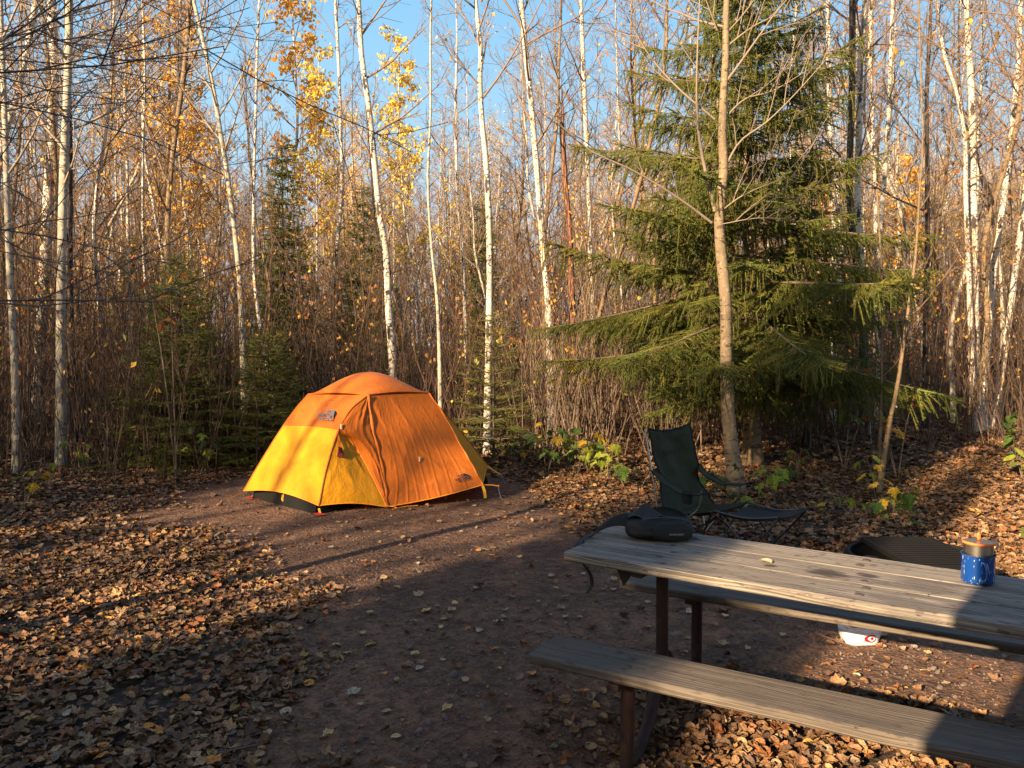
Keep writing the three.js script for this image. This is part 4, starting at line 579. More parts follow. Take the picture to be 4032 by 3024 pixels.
  // the maker's mark on the end panel and on the door
  const mark = (ink) => { const t = canvas(512, 320, (c) => {
    c.clearRect(0, 0, 512, 320); c.fillStyle = ink; c.textAlign = 'right'; c.font = 'bold 92px sans-serif'; c.strokeStyle = ink; c.lineWidth = 5; for (const [w, y] of [['THE', 100], ['NORTH', 196], ['FACE', 292]]) { c.fillText(w, 300, y); c.strokeText(w, 300, y); }
    c.beginPath(); c.moveTo(320, 300); c.lineTo(320, 30); c.bezierCurveTo(420, 30, 500, 140, 500, 300); c.closePath(); c.fill();
    c.globalCompositeOperation = 'destination-out'; c.lineWidth = 22; for (const [r, y] of [[75, 300], [140, 300]]) { c.beginPath(); c.arc(320, y, r, -PI / 2, 0); c.stroke(); } }); return new THREE.MeshStandardMaterial({ map: t, alphaTest: .5, transparent: false, roughness: .5, side: THREE.DoubleSide }); };
  const decal = (f, s0, s1, t0, t1, m, dn, shear = 0) => part('logo', grid(12, 8, (a, b) => { const q = f(lerp(s0, s1, a), lerp(t0, t1, b) + shear * a); return q.add(dn); }), m, tent);
  decal(upEnd.userData.f, .50, .17, .13, .46, mark('#5a616b'), V3(-.022, .016, .006)); decal(doorG.userData.f, .73, .90, .085, .185, mark('#20222a'), V3(.0, .012, .022), .012);
}

// ---------- the picnic table ----------
const TO = V3(.25, 0, -3.538), TA = -34.3 * PI / 180;
{
  const T = thing('picnic_table', 'weathered grey plank picnic table with attached benches on rusty pipe legs', 'picnic table', [TO.x, 0, TO.z], TA);
  const wood = (seed, stain, dark) => { const f = (u, v) => { const w = fbm(u * 6, v * 3, seed, 2) * .12, g = fbm(u * 5, (v + w) * 46, seed + 1, 4), l = fbm(u * 2.5, (v + w) * 130, seed + 2, 2); return [g, l]; };
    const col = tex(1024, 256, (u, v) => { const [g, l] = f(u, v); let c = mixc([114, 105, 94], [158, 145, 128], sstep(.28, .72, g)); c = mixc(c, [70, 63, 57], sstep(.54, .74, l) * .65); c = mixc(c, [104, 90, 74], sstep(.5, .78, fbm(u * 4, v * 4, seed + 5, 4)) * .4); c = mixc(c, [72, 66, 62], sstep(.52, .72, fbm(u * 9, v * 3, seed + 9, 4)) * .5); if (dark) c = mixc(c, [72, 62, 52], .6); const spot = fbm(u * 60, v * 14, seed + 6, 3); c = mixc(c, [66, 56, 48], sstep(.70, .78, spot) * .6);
      const crack = Math.abs(fbm(u * 3, v * 9 + .3, seed + 7, 3) - .5); c = mixc(c, [34, 28, 24], (1 - sstep(.0, .006, crack)) * .8); if (stain) for (const [x, y, a, b] of stain) { const e = Math.hypot((u - x) / a, (v - y) / b) + (fbm(u * 40, v * 12, 3, 3) - .5) * .9; c = mixc(c, [44, 35, 28], (1 - sstep(.5, 1.05, e)) * .8); } return c; });
    const bmp = tex(512, 256, (u, v) => { const [g, l] = f(u, v); const q = g * 150 + (1 - sstep(.55, .75, l)) * 90; return [q, q, q]; }, false);
    return new THREE.MeshStandardMaterial({ map: col, bumpMap: bmp, bumpScale: .006, roughness: .82 }); };
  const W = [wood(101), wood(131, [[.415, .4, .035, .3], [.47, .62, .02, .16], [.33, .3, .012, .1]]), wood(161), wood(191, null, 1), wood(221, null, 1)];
  const plank = (len, wid, thk, seed, r = .011) => {                                // rounded board along x, its top at y = 0, uneven at edges and ends
    const R = rand(seed), prof = []; for (const [cx, cy, a0] of [[wid / 2 - r, -r, 0], [-wid / 2 + r, -r, PI / 2], [-wid / 2 + r, -thk + r, PI], [wid / 2 - r, -thk + r, 1.5 * PI]]) for (let k = 0; k <= 3; k++) { const a = a0 + k / 3 * PI / 2; prof.push([cx + Math.cos(a) * r, cy + Math.sin(a) * r]); }
    const n = 60, m = prof.length, p = [], u = [], idx = []; let per = [0]; for (let j = 1; j <= m; j++) { const a = prof[j % m], b = prof[j - 1]; per.push(per[j - 1] + Math.hypot(a[0] - b[0], a[1] - b[1])); }
    for (let i = 0; i <= n; i++) for (let j = 0; j <= m; j++) { const [z, y] = prof[j % m], x = len * i / n, q = (fbm(x * 5 + seed, j % m * .6, seed, 3) - .5) * .007, tz = i === 0 || i === n ? .992 : 1; p.push(x + (i === 0 ? (R() - .5) * .004 : 0), y + q * .6 * (y < -.02 ? 1.2 : .35), (z + q * Math.sign(z) * .9) * tz); u.push(x / 2.5, .02 + per[j] / per[m] * 2.2); }
    for (let i = 0; i < n; i++) for (let j = 0; j < m; j++) { const a = i * (m + 1) + j, b = a + 1, c = a + m + 1, d = c + 1; idx.push(a, d, b, a, c, d); }
    const g = new THREE.BufferGeometry(); g.setAttribute('position', new THREE.Float32BufferAttribute(p, 3)); g.setAttribute('uv', new THREE.Float32BufferAttribute(u, 2)); g.setIndex(idx); g.computeVertexNormals();
    const mb = new MB().add(g); for (const i of [0, n]) { const b = i * (m + 1), c = mb.count; for (let j = 0; j < m; j++) { mb.p.push(p[(b + j) * 3], p[(b + j) * 3 + 1], p[(b + j) * 3 + 2]); mb.n.push(i ? 1 : -1, 0, 0); mb.u.push(prof[j][1] * 3, prof[j][0] * 2); } for (let j = 1; j < m - 1; j++) i ? mb.i.push(c, c + j + 1, c + j) : mb.i.push(c, c + j, c + j + 1); }
    return mb.geo();
  };
  const put = (name, geo, m, x, y, z, ry = 0, rx = 0) => { const o = part(name, geo, m, T); o.position.set(x, y, z); o.rotation.set(rx, ry, 0); return o; };
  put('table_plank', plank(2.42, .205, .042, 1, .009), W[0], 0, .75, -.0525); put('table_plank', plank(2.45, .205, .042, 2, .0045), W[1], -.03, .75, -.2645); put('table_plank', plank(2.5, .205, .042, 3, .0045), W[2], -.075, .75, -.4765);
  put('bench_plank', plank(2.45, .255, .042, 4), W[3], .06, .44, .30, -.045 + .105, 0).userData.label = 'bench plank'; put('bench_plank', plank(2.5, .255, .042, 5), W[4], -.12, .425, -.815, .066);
  T.children.filter((c) => c.userData.label).forEach((c) => { c.userData.label = 'bench plank beside the leaf pile'; });
  const rust = new THREE.MeshStandardMaterial({ map: tex(256, 256, (u, v) => { const a = fbm(u * 8, v * 8, 301, 4, 8, 8); return mixc(mixc([44, 31, 26], [72, 45, 34], a), [92, 64, 50], sstep(.62, .75, fbm(u * 20, v * 20, 305, 2, 20, 20)) * .5); }), roughness: .75, metalness: .15 });
  const pipe = (pts, r = .027) => part('pipe_leg', tubeAlong(pts, r, 12, 26, { uv: 1, vs: 2 }), rust, T);
  for (const x of [0, 1.5]) {
    pipe([[.42 + x, .395, .285], [.42 + x, .2, .285], [.42 + x, .03, .29]]); pipe([[.31 + x, .70, -.27], [.31 + x, .35, -.275], [.31 + x, .06, -.28]]); pipe([[.25 + x, .36, -.83], [.25 + x, .2, -.83], [.25 + x, .03, -.83]]);
    pipe([[.42 + x, .03, .27], [.40 + x, .035, .15], [.36 + x, .09, -.05], [.32 + x, .25, -.22]], .026); pipe([[.25 + x, .03, -.82], [.27 + x, .035, -.68], [.29 + x, .09, -.5], [.31 + x, .25, -.32]], .026);
    for (const [y, z0, z1] of [[.695, .03, -.56], [.385, .41, .17], [.37, -.72, -.95]]) part('crossbar', new RoundedBoxGeometry(.045, .022, Math.abs(z1 - z0), 2, .004).translate(.33 + x + (z0 > .1 ? .09 : z0 < -.5 ? -.08 : 0), y, (z0 + z1) / 2), rust, T);
    const gs = new THREE.Shape([new THREE.Vector2(0, 0), new THREE.Vector2(.085, 0), new THREE.Vector2(.035, -.075)]); part('gusset', new THREE.ExtrudeGeometry(gs, { depth: .006, bevelEnabled: false }).translate(.215 + x, .70, -.02), rust, T);
  }
  const boltM = mat([.09, .065, .055], { roughness: .6, metalness: .3 }), boltG = new THREE.SphereGeometry(.017, 12, 6, 0, 6.3, 0, PI / 2).scale(1, .28, 1);
  for (const [x, y, z] of [[.30, .751, -.53], [.345, .751, -.425], [.34, .748, -.31], [.39, .748, -.205], [.37, .75, -.10], [.425, .75, -.01], [1.097, .751, -.52], [1.09, .751, -.425], [1.12, .748, -.30], [1.15, .748, -.21], [1.176, .75, -.114], [1.172, .75, -.02], [.42, .44, .25], [.44, .44, .33], [.35, .44, .22], [1.95, .44, .25], [1.95, .44, .15], [.25, .425, -.80], [.25, .425, -.89]]) part('bolt', boltG, boltM, T).position.set(x, y + .0005, z);
  // the two letters cut into the near plank
  const ink = canvas(256, 128, (c) => { c.clearRect(0, 0, 256, 128); c.strokeStyle = '#3a322c'; c.lineWidth = 7; c.lineCap = 'round'; c.beginPath(); c.moveTo(30, 110); c.lineTo(60, 20); c.lineTo(100, 40); c.lineTo(52, 62); c.lineTo(112, 106); c.moveTo(150, 30); c.lineTo(146, 106); c.moveTo(216, 30); c.lineTo(214, 106); c.moveTo(150, 68); c.lineTo(216, 66); c.stroke(); });
  const cut = part('carving', new THREE.PlaneGeometry(.085, .042).rotateX(-PI / 2), new THREE.MeshStandardMaterial({ map: ink, alphaTest: .4, roughness: .9 }), T); cut.position.set(.50, .7535, -.03); cut.userData.label = 'letters RH scratched into the plank';
}
const onTable = (x, z, y = .75) => [TO.x + x * Math.cos(TA) + z * Math.sin(TA), y, TO.z - x * Math.sin(TA) + z * Math.cos(TA)];
for (const [x, z, s, ry, label] of [[.768, -.26, .06, .4, 'tan leaf lying alone on the middle table plank'], [.352, -.375, .035, 1.2, 'small pale leaf beside the black hip pack']]) { const o = single('fallen_leaf', LEAFG[2], pmat([.52, .37, .2]), label, 'leaf'); o.position.set(...onTable(x, z, .756)); o.scale.set(s, s * .6, s); o.rotation.y = ry; }

// ---------- mug and pot ----------
{
  const [x, y, z] = onTable(1.502, -.425, .752), mug = thing('enamel_mug', 'blue enamel mug with white speckles on the table', 'mug', [x, y, z], 1.0); mug.scale.setScalar(.94);
  const speck = (() => { const t = canvas(1024, 512, (c) => { c.fillStyle = '#083b80'; c.fillRect(0, 0, 1024, 512); const R = rand(8); for (let k = 0; k < 800; k++) { c.fillStyle = `rgba(228,238,252,${.55 + .45 * R()})`; const s = Math.pow(R(), 2.5) * 5 + 1.8; c.beginPath(); c.ellipse(R() * 1024, R() * 512, s, s * RR(R, .5, 1), R() * 3, 0, 6.3); c.fill(); } }); t.wrapS = t.wrapT = THREE.RepeatWrapping; return t; })();
  const enamel = pmat([1, 1, 1], { map: speck, roughness: .22, clearcoat: .6, clearcoatRoughness: .1 }), v2 = (a) => a.map(([p, q]) => new THREE.Vector2(p, q));
  part('body', new THREE.LatheGeometry(v2([[0, 0], [.052, 0], [.057, .003], [.0595, .012], [.060, .106], [.0625, .110], [.0628, .1135], [.0612, .1145], [.0592, .111], [.0585, .014], [.05, .006], [0, .006]]), 48), enamel, mug);
  part('rim', new THREE.TorusGeometry(.0622, .0016, 8, 48).rotateX(PI / 2).translate(0, .1135, 0), mat([.03, .05, .12], { roughness: .3 }), mug);
  part('handle', new MB().tube(spline([[-.056, .088, .018], [-.075, .09, .03], [-.084, .07, .037], [-.083, .042, .037], [-.072, .022, .029], [-.056, .018, .02]], 30), Array(31).fill(.0062), 10).geo(), enamel, mug);
  const pot = thing('cooking_pot', 'titanium pot with orange handles nested in the blue mug', 'pot', [x, y + .012, z], -.25), ti = new THREE.MeshStandardMaterial({ color: new THREE.Color().setRGB(.42, .39, .33), metalness: 1, roughness: .36 }), og = pmat([.95, .19, .03], { roughness: .45 }), wire = new THREE.MeshStandardMaterial({ color: new THREE.Color().setRGB(.7, .68, .64), metalness: 1, roughness: .25 });
  part('body', new THREE.LatheGeometry(v2([[0, 0], [.048, 0], [.052, .004], [.0525, .138], [.0545, .141], [.0545, .1435], [.0525, .144]]), 48), ti, pot);
  part('lid', new THREE.LatheGeometry(v2([[.0548, .143], [.0552, .147], [.052, .149], [.046, .1475], [.02, .150], [0, .1505]]), 48), ti, pot);
  part('lid_knob', new THREE.SphereGeometry(1, 16, 12).scale(.0072, .015, .004).translate(.0, .168, 0), og, pot);
  part('handle', new MB().tube(Array.from({ length: 25 }, (_, k) => { const a = PI * .06 + k / 24 * PI * .88; return V3(-.0575 * Math.cos(a), .1475 - .002 * Math.sin(a), .0575 * Math.sin(a)); }), Array(25).fill(.0055), 8, { caps: true }).geo(), og, pot);
pot.scale.setScalar(.95);
  part('bracket', new MB().tube(spline([[.055, .148, .004], [.066, .146, .004], [.068, .135, .004], [.062, .128, .004], [.066, .118, .004], [.058, .106, .004]], 20), Array(21).fill(.0018), 6).tube(spline([[.055, .148, -.008], [.066, .146, -.008], [.068, .132, -.008], [.058, .112, -.008]], 20), Array(21).fill(.0018), 6).geo(), wire, pot);
}

// ---------- black hip pack ----------
{
  const nyl = mat([.0075, .0075, .007], { roughness: .72, bumpMap: tex(256, 256, (u, v) => { const q = 120 + 60 * Math.sin(u * 256 * PI / 2) * Math.sin(v * 256 * PI / 2) + 80 * (fbm(u * 6, v * 6, 7, 3, 6, 6) - .5); return [q, q, q]; }, false), bumpScale: .003 }), web = mat([.012, .012, .013], { roughness: .6 });
  const P = thing('hip_pack', 'black nylon hip pack lying open on the table end', 'bag', [.655, .752, -3.74], -.06);
  const body = (rx, ry, rz, seed, flat) => { const g = new THREE.SphereGeometry(1, 48, 32), A = g.attributes.position; for (let k = 0; k < A.count; k++) { let x = A.getX(k), y = A.getY(k), z = A.getZ(k); const s = (q, e) => Math.sign(q) * Math.pow(Math.abs(q), e), n = 1 + (fbm(x * 2.5 + 4, y * 2.5 + z * 2, seed, 3) - .5) * .3 - .06 * Math.pow(1 - Math.abs(2 * fbm(x * 3 + 9, y * 2 + z, seed + 3, 2) - 1), 8); x = s(x, .62) * rx * n; y = s(y, .7) * ry * n; z = s(z, .7) * rz * n; A.setXYZ(k, x, Math.max(y + ry * .96, .0), z); } g.computeVertexNormals(); return g; };
  part('pouch', body(.15, .052, .064, 21).translate(.012, 0, .025), nyl, P);
  part('front_pocket', body(.085, .043, .02, 22).translate(.065, .004, .082), nyl, P);
  part('back_panel', grid(30, 10, (s, t) => { const x = lerp(-.105, .155, s), h = .138 * Math.pow(Math.sin(PI * clamp(s * .94 + .02)), .55); return V3(x + .01 * t, h * t + .006 * Math.sin(s * 9), -.05 + .03 * t * t - .02 * Math.sin(PI * s) * t); }), nyl, P);
  part('opening_lining', grid(24, 8, (s, t) => { const x = lerp(-.09, .14, s); return V3(x, .094 + .03 * t * Math.sin(PI * s) - .02 * (1 - t), .005 - .055 * t); }), mat([.006, .006, .007]), P);
  part('zip', tubeAlong([[-.09, .085, .05], [-.02, .1, .06], [.06, .102, .062], [.14, .088, .05]], .004, 6, 24), mat([.03, .03, .032], { roughness: .4 }), P); part('zip_pull', tubeAlong([[.10, .104, .06], [.112, .11, .07], [.125, .1, .075]], .0028, 5, 12), web, P);
  part('hip_wing', grid(20, 8, (s, t) => { const x = lerp(-.08, -.30, s), w = lerp(.11, .035, Math.pow(s, .8)); return V3(x, .035 + .05 * (1 - s) * Math.sin(t * PI) + .03 * Math.sin(s * PI) - .03 * s * s + (1 - s) * .05 * t - .002, lerp(.03, -.05, t) * (w / .11) + .02 * s); }), nyl, P);
  part('flap', grid(22, 8, (s, t) => V3(lerp(-.13, .03, s), .098 + .035 * Math.sin(PI * s) * t + .012 * Math.sin(s * 8 + t * 3), lerp(.045, -.06, t) + .01 * Math.sin(s * 7))), nyl, P);
  part('compression_strap', tubeAlong([[.13, .02, .075], [.150, .05, .05], [.152, .075, .01], [.14, .09, -.03]], .005, 5, 16), web, P); part('pocket_seam', tubeAlong([[-.10, .052, .083], [-.03, .062, .089], [.05, .064, .098], [.13, .05, .084]], .0028, 5, 20), web, P);
  part('hip_wing', grid(14, 6, (s, t) => V3(lerp(.14, .19, s), .07 * (1 - s) + .004 + .04 * t * (1 - s), lerp(.02, -.03, t))), nyl, P);
  const ribbon = (pts, w, name) => { const Q = spline(pts, 24); return part(name, grid(2, 24, (s, t) => { const q = Q[Math.round(t * 24)]; return V3(q.x + (s - .5) * w, q.y, q.z + (s - .5) * w * .5); }), web, P); };
  ribbon([[-.27, .022, .0], [-.33, .006, .06], [-.36, -.02, .11], [-.355, -.06, .12]], .02, 'strap'); ribbon([[-.355, -.06, .12], [-.335, -.09, .125], [-.30, -.14, .13], [-.295, -.19, .13], [-.315, -.225, .13]], .016, 'strap');
  part('buckle', new RoundedBoxGeometry(.035, .05, .012, 2, .005).translate(-.352, -.065, .125), mat([.014, .014, .015], { roughness: .35 }), P);
  const lg = canvas(256, 96, (c) => { c.clearRect(0, 0, 256, 96); c.strokeStyle = '#8d8a86'; c.fillStyle = '#8d8a86'; c.font = 'bold 50px sans-serif'; c.textAlign = 'center'; c.fillText('JANSPORT', 128, 66, 236); });
  part('logo', grid(6, 3, (s, t) => V3(lerp(.045, .115, s), lerp(.028, .05, t), .1075 - .55 * (s - .35) ** 2 * .02 - (t - .5) ** 2 * .004)), new THREE.MeshStandardMaterial({ map: lg, alphaTest: .4, side: THREE.DoubleSide }), P);
}

// ---------- folding camp chair ----------
{
  const G = thing('camp_chair', 'dark green folding camp chair with footrest, facing the fire ring', 'chair', [1.46, gh(1.46, -6.5), -6.5], -45 * PI / 180);
  const fab = mat([.024, .024, .005], { roughness: .85, bumpMap: tex(256, 256, (u, v) => { const q = 255 * fbm(u * 5, v * 5, 31, 4, 5, 5); return [q, q, q]; }, false), bumpScale: .02 }), trim = mat([.008, .008, .008]), steel = new THREE.MeshStandardMaterial({ color: new THREE.Color().setRGB(.5, .5, .51), metalness: 1, roughness: .32 }), dsteel = new THREE.MeshStandardMaterial({ color: new THREE.Color().setRGB(.10, .10, .105), metalness: .9, roughness: .45 });
  const tb = (name, pts, r = .0085, m = steel) => part(name, tubeAlong(pts, r, 8, 20), m, G);
  const backP = (s, t) => { const z = lerp(.295, -.295, s) * (t < .4 ? lerp(1.25, .86, t / .4) : lerp(.86, 1, (t - .4) / .6)), x = lerp(-.08, -.27, t) - .035 * Math.sin(PI * s) * Math.sin(PI * t), y = lerp(.30, .955, t) - .035 * Math.sin(PI * s) * Math.pow(t, 6) + .008 * (fbm(s * 5, t * 5, 44, 3) - .5); return V3(x + .075 * (fbm(s * 3, t * 4, 45, 3) - .5) + .012 * Math.sin(s * 9 + t * 7), y, z); };
  part('backrest', grid(24, 30, backP), fab, G); part('backrest_trim', new MB().tube([...Array.from({ length: 21 }, (_, k) => backP(0, k / 20)), ...Array.from({ length: 21 }, (_, k) => backP(k / 20, 1)), ...Array.from({ length: 21 }, (_, k) => backP(1, 1 - k / 20))], Array(63).fill(.008), 5).geo(), trim, G);
  const seatP = (s, t) => { const z = lerp(.25, -.25, s), x = lerp(-.15, .30, t); return V3(x, lerp(.31, .38, t * t) - .05 * Math.sin(PI * s) * Math.sin(PI * (t * .8 + .1)), z * (1 + .1 * t)); };
  part('seat', grid(20, 20, seatP), fab, G); part('seat_trim', new MB().tube(Array.from({ length: 21 }, (_, k) => seatP(k / 20, 1)), Array(21).fill(.011), 6).geo(), trim, G);
  const footP = (s, t) => V3(lerp(.33, .80, t), lerp(.36, .40, t) - .03 * Math.sin(PI * t) - .02 * Math.sin(PI * s), lerp(.21, -.21, s));
  part('footrest', grid(14, 18, footP), mat([.012, .014, .012]), G); part('footrest_trim', new MB().tube([...Array.from({ length: 16 }, (_, k) => footP(0, k / 15)), ...Array.from({ length: 10 }, (_, k) => footP(k / 9, 1)), ...Array.from({ length: 16 }, (_, k) => footP(1, 1 - k / 15))], Array(42).fill(.010), 6).geo(), trim, G);
  for (const s of [1, -1]) {
    tb('back_post', [[-.10, .02, .30 * s], [-.18, .45, .305 * s], [-.285, .95, .305 * s]]); tb('arm_post', [[-.12, .02, .25 * s], [.10, .30, .275 * s], [.19, .38, .28 * s], [.215, .46, .285 * s], [.22, .525, .285 * s]]);
    tb('leg', [[-.12, .02, .27 * s], [.10, .22, 0], [.30, .38, -.27 * s]], .008, dsteel); tb('leg', [[.30, .01, .27 * s], [.29, .22, 0], [.28, .37, -.26 * s]], .008, dsteel); tb('leg', [[-.22, .01, .25 * s], [-.16, .2, 0], [-.12, .31, -.24 * s]], .008, dsteel);
    tb('footrest_leg', [[.80, .39, .21 * s], [.64, .2, .2 * s], [.46, .01, .19 * s]], .008, dsteel); tb('footrest_leg', [[.34, .36, .21 * s], [.5, .18, .2 * s], [.66, .01, .2 * s]], .007, dsteel); tb('footrest_bar', [[.30, .38, .24 * s], [.55, .36, .22 * s], [.80, .40, .212 * s]], .008, dsteel);
    for (const [x, z] of [[-.12, .27], [.30, .27], [-.22, .25], [.46, .19], [.66, .2]]) part('foot_cap', new THREE.CylinderGeometry(.014, .018, .022, 10).translate(x, .012, z * s), trim, G);
    const armP = (a, t) => V3(lerp(-.22, .30, t), .64 - .10 * Math.sin(PI * Math.min(1, t * .95)) * (1 - .2 * t) - .105 * t + .004 * Math.sin(t * 20), (.285 + (a - .5) * .085) * s);
    part('armrest', grid(6, 22, armP), fab, G); part('armrest_trim', new MB().tube(Array.from({ length: 23 }, (_, k) => armP(0, k / 22)), Array(23).fill(.005), 5).tube(Array.from({ length: 23 }, (_, k) => armP(1, k / 22)), Array(23).fill(.005), 5).geo(), trim, G);
  }
  part('cup_holder', new THREE.CylinderGeometry(.042, .036, .085, 20, 1, true).translate(.10, .455, .285), mat([.01, .011, .01]), G); part('cup_holder_base', new THREE.CircleGeometry(.036, 20).rotateX(-PI / 2).translate(.10, .413, .285), trim, G);
}

// ---------- fire ring ----------
{
  const F = thing('fire_ring', 'low black steel fire ring with a cooking grate, behind the table', 'fire ring', [2.56, gh(2.56, -5.17), -5.17]), iron = new THREE.MeshStandardMaterial({ map: tex(256, 256, (u, v) => mixc([8, 8, 8], [24, 20, 18], fbm(u * 8, v * 8, 321, 4, 8, 8))), roughness: .7, metalness: .4, side: THREE.DoubleSide });
  part('ring_wall', new THREE.CylinderGeometry(.41, .41, .30, 64, 1, true).translate(0, .13, 0), iron, F); part('rim', new THREE.TorusGeometry(.41, .014, 8, 72).rotateX(PI / 2).translate(0, .28, 0), iron, F);
  part('ash_bed', grid(16, 16, (s, t) => { const r = s * .40, a = t * 6.2832; return V3(r * Math.cos(a), .03 + .03 * fbm(r * 9, a, 5, 3), r * Math.sin(a)); }), mat([.025, .022, .02]), F);
  const grate = new THREE.Group(); grate.name = 'grate'; F.add(grate); part('grate_frame', mergeGeometries([new THREE.BoxGeometry(.016, .03, .70).translate(-.20, .30, 0), new THREE.BoxGeometry(.016, .03, .70).translate(.26, .30, 0), new THREE.BoxGeometry(.476, .03, .016).translate(.03, .30, -.358), new THREE.BoxGeometry(.476, .03, .016).translate(.03, .30, .358)]), iron, grate);
  const bar = new THREE.CylinderGeometry(.007, .007, .45, 8).rotateZ(PI / 2); for (let k = 0; k < 14; k++) part('grate_bar', bar, iron, grate).position.set(.03, .306, -.325 + k * .05);
  part('hinge', new THREE.BoxGeometry(.05, .08, .03).translate(-.36, .28, .18), iron, F); part('handle', tubeAlong([[-.40, .27, .06], [-.36, .3, .1], [-.3, .29, .14], [-.32, .3, .2]], .01, 8, 16), iron, F);
}

// ---------- white shopping bag ----------
{
  const t = canvas(1024, 512, (c) => { c.fillStyle = '#eceae8'; c.fillRect(0, 0, 1024, 512); const ring = (x, y, r) => { c.fillStyle = '#c5141f'; c.beginPath(); c.arc(x, y, r, 0, 6.3); c.fill(); c.fillStyle = '#eceae8'; c.beginPath(); c.arc(x, y, r * .66, 0, 6.3); c.fill(); c.fillStyle = '#c5141f'; c.beginPath(); c.arc(x, y, r * .33, 0, 6.3); c.fill(); }; ring(205, 195, 150); ring(318, 452, 38); ring(700, 195, 150); ring(860, 452, 38); });
  const g = grid(72, 40, (s, q) => { const a = (s - .28) * 6.2832 + PI / 2 * 0, top = sstep(.62, .95, q), w = lerp(1, .22, top) * (1 - .12 * Math.pow(1 - q, 8)), e = (x) => Math.sign(x) * Math.pow(Math.abs(x), .65), n = 1 + .22 * (fbm(s * 9, q * 4, 61, 3, 9) - .5) + .3 * top * (fbm(s * 18, q * 3, 64, 2, 18) - .5); return V3(-e(Math.cos(a + PI / 2)) * .105 * w * n, .003 + .30 * q + .02 * (fbm(s * 6, q * 6, 66, 2, 6) - .5) * q, e(Math.sin(a + PI / 2)) * .075 * w * n); });
  const B = thing('plastic_bag', 'crumpled white plastic bag with red ring logos on the dirt', 'bag', [1.90, gh(1.9, -4.46), -4.46], .1); part('sack', g, pmat([1, 1, 1], { map: t, roughness: .45, transmission: .15, thickness: 0, bumpMap: tex(256, 256, (u, v) => { const r = 1 - Math.abs(2 * fbm(u * 6, v * 6, 71, 4, 6, 6) - 1), q = Math.pow(r, 5) * 255; return [q, q, q]; }, false), bumpScale: .006 }), B);
  part('bag_handle', tubeAlong([[-.02, .30, 0], [-.05, .36, .01], [-.01, .40, 0], [.03, .36, -.01], [.01, .3, 0]], .008, 6, 20), mat([.8, .79, .78]), B);
}
// ---------- maple saplings, brambles, hazel stems ----------
const spotted = (rgb, t) => { const m = leafM(rgb, t); m.map = leafTex; return m; };
const leafCol = { green: spotted([.14, .25, .04], .35), dull: spotted([.10, .15, .045], .3), lime: spotted([.40, .47, .055], .4), yellow: spotted([.78, .52, .05], .4), orange: spotted([.72, .22, .04], .4), tan: spotted([.5, .29, .10], .35) };
const plantStemM = mat([.16, .11, .07]);
function sapling(name, label, cat, x, z, h, n, cols, size, seed, o = {}) {
  const R = rand(seed), g = thing(name, label, cat, [x, gh(x, z), z]), lean = V3(RR(R, -.2, .2), 0, RR(R, -.15, .2));
  const stems = o.stems || 1, ends = [];
  for (let k = 0; k < stems; k++) { const a = R() * 6.28, d = V3(Math.cos(a), 0, Math.sin(a)).multiplyScalar((o.fan ?? .25) * h * (stems > 1 ? 1 : .3)), P = spline([[0, -.02, 0], [lean.x * .4 + d.x * .4, h * .45, lean.z * .4 + d.z * .4], [lean.x + d.x, h * RR(R, .8, 1), lean.z + d.z]], 10); part('stem', new MB().tube(P, P.map((_, q) => lerp(.0055 + h * .002, .002, q / 10)), 5).geo(), plantStemM, g); ends.push(P); }
  for (let k = 0; k < n; k++) {
    const P = ends[k % stems], t = lerp(o.from ?? .45, 1, (k + R()) / n), at = P[Math.min(10, Math.round(t * 10))].clone(), a = k * 2.4 + R(), out = V3(Math.cos(a), RR(R, -.05, .5), Math.sin(a)), pet = at.clone().addScaledVector(out, size * RR(R, .4, .9));
    part('petiole', new MB().tube([at, at.clone().lerp(pet, .5).add(V3(0, size * .08, 0)), pet], [.002, .0016, .0013], 3).geo(), plantStemM, g);
    const l = part('leaf', o.geo || MAPLE[Math.floor(R() * 3)], leafCol[cols[Math.floor(R() * cols.length)]], g), s = size * RR(R, .5, 1.05); l.position.copy(pet); l.rotation.set(RR(R, .15, 1.1), -a + PI / 2 + RR(R, -.5, .5), RR(R, -.4, .4), 'YXZ'); l.scale.setScalar(s);
  }
  return g;
}
sapling('maple_sapling', 'low green maple sapling in shade between the tent and the chair', 'maple sapling', .42, -10.0, .5, 8, ['green', 'dull', 'dull'], .21, 1, { stems: 2 });
sapling('maple_sapling', 'broad leaved green maple sapling at the edge of the thicket', 'maple sapling', .78, -9.9, .46, 9, ['green', 'green', 'lime'], .22, 2, { stems: 2 });
sapling('maple_sapling', 'bright lime and yellow maple sapling catching the sun beside the chair', 'maple sapling', 1.12, -9.55, .5, 10, ['lime', 'lime', 'yellow', 'green'], .19, 3, { stems: 3 });
sapling('maple_sapling', 'tiny green maple seedling just behind the chair back', 'maple sapling', 1.42, -9.1, .3, 4, ['green'], .14, 4);
sapling('maple_sapling', 'green maple sapling between the chair arm and the smooth tan trunk', 'maple sapling', 1.95, -8.3, .42, 6, ['green', 'green', 'dull'], .2, 5, { stems: 2 });
sapling('maple_sapling', 'green maple sapling at the foot of the smooth tan maple', 'maple sapling', 2.62, -8.15, .48, 9, ['green', 'green', 'lime'], .2, 6, { stems: 2 });
sapling('maple_sapling', 'small green and yellow maple seedling on the leaf floor beyond the table', 'maple sapling', 3.12, -7.45, .3, 6, ['green', 'lime', 'yellow'], .15, 7, { stems: 2 });
sapling('maple_sapling', 'yellow leaved seedling at the foot of the crooked tan sapling', 'maple sapling', 3.72, -8.4, .5, 6, ['yellow', 'lime'], .16, 8);
sapling('hazel_shrub', 'thin stem hung with single bright yellow leaves before the thicket', 'hazel', .75, -10.8, 1.75, 11, ['yellow', 'yellow', 'tan'], .13, 9, { from: .5, stems: 3 });
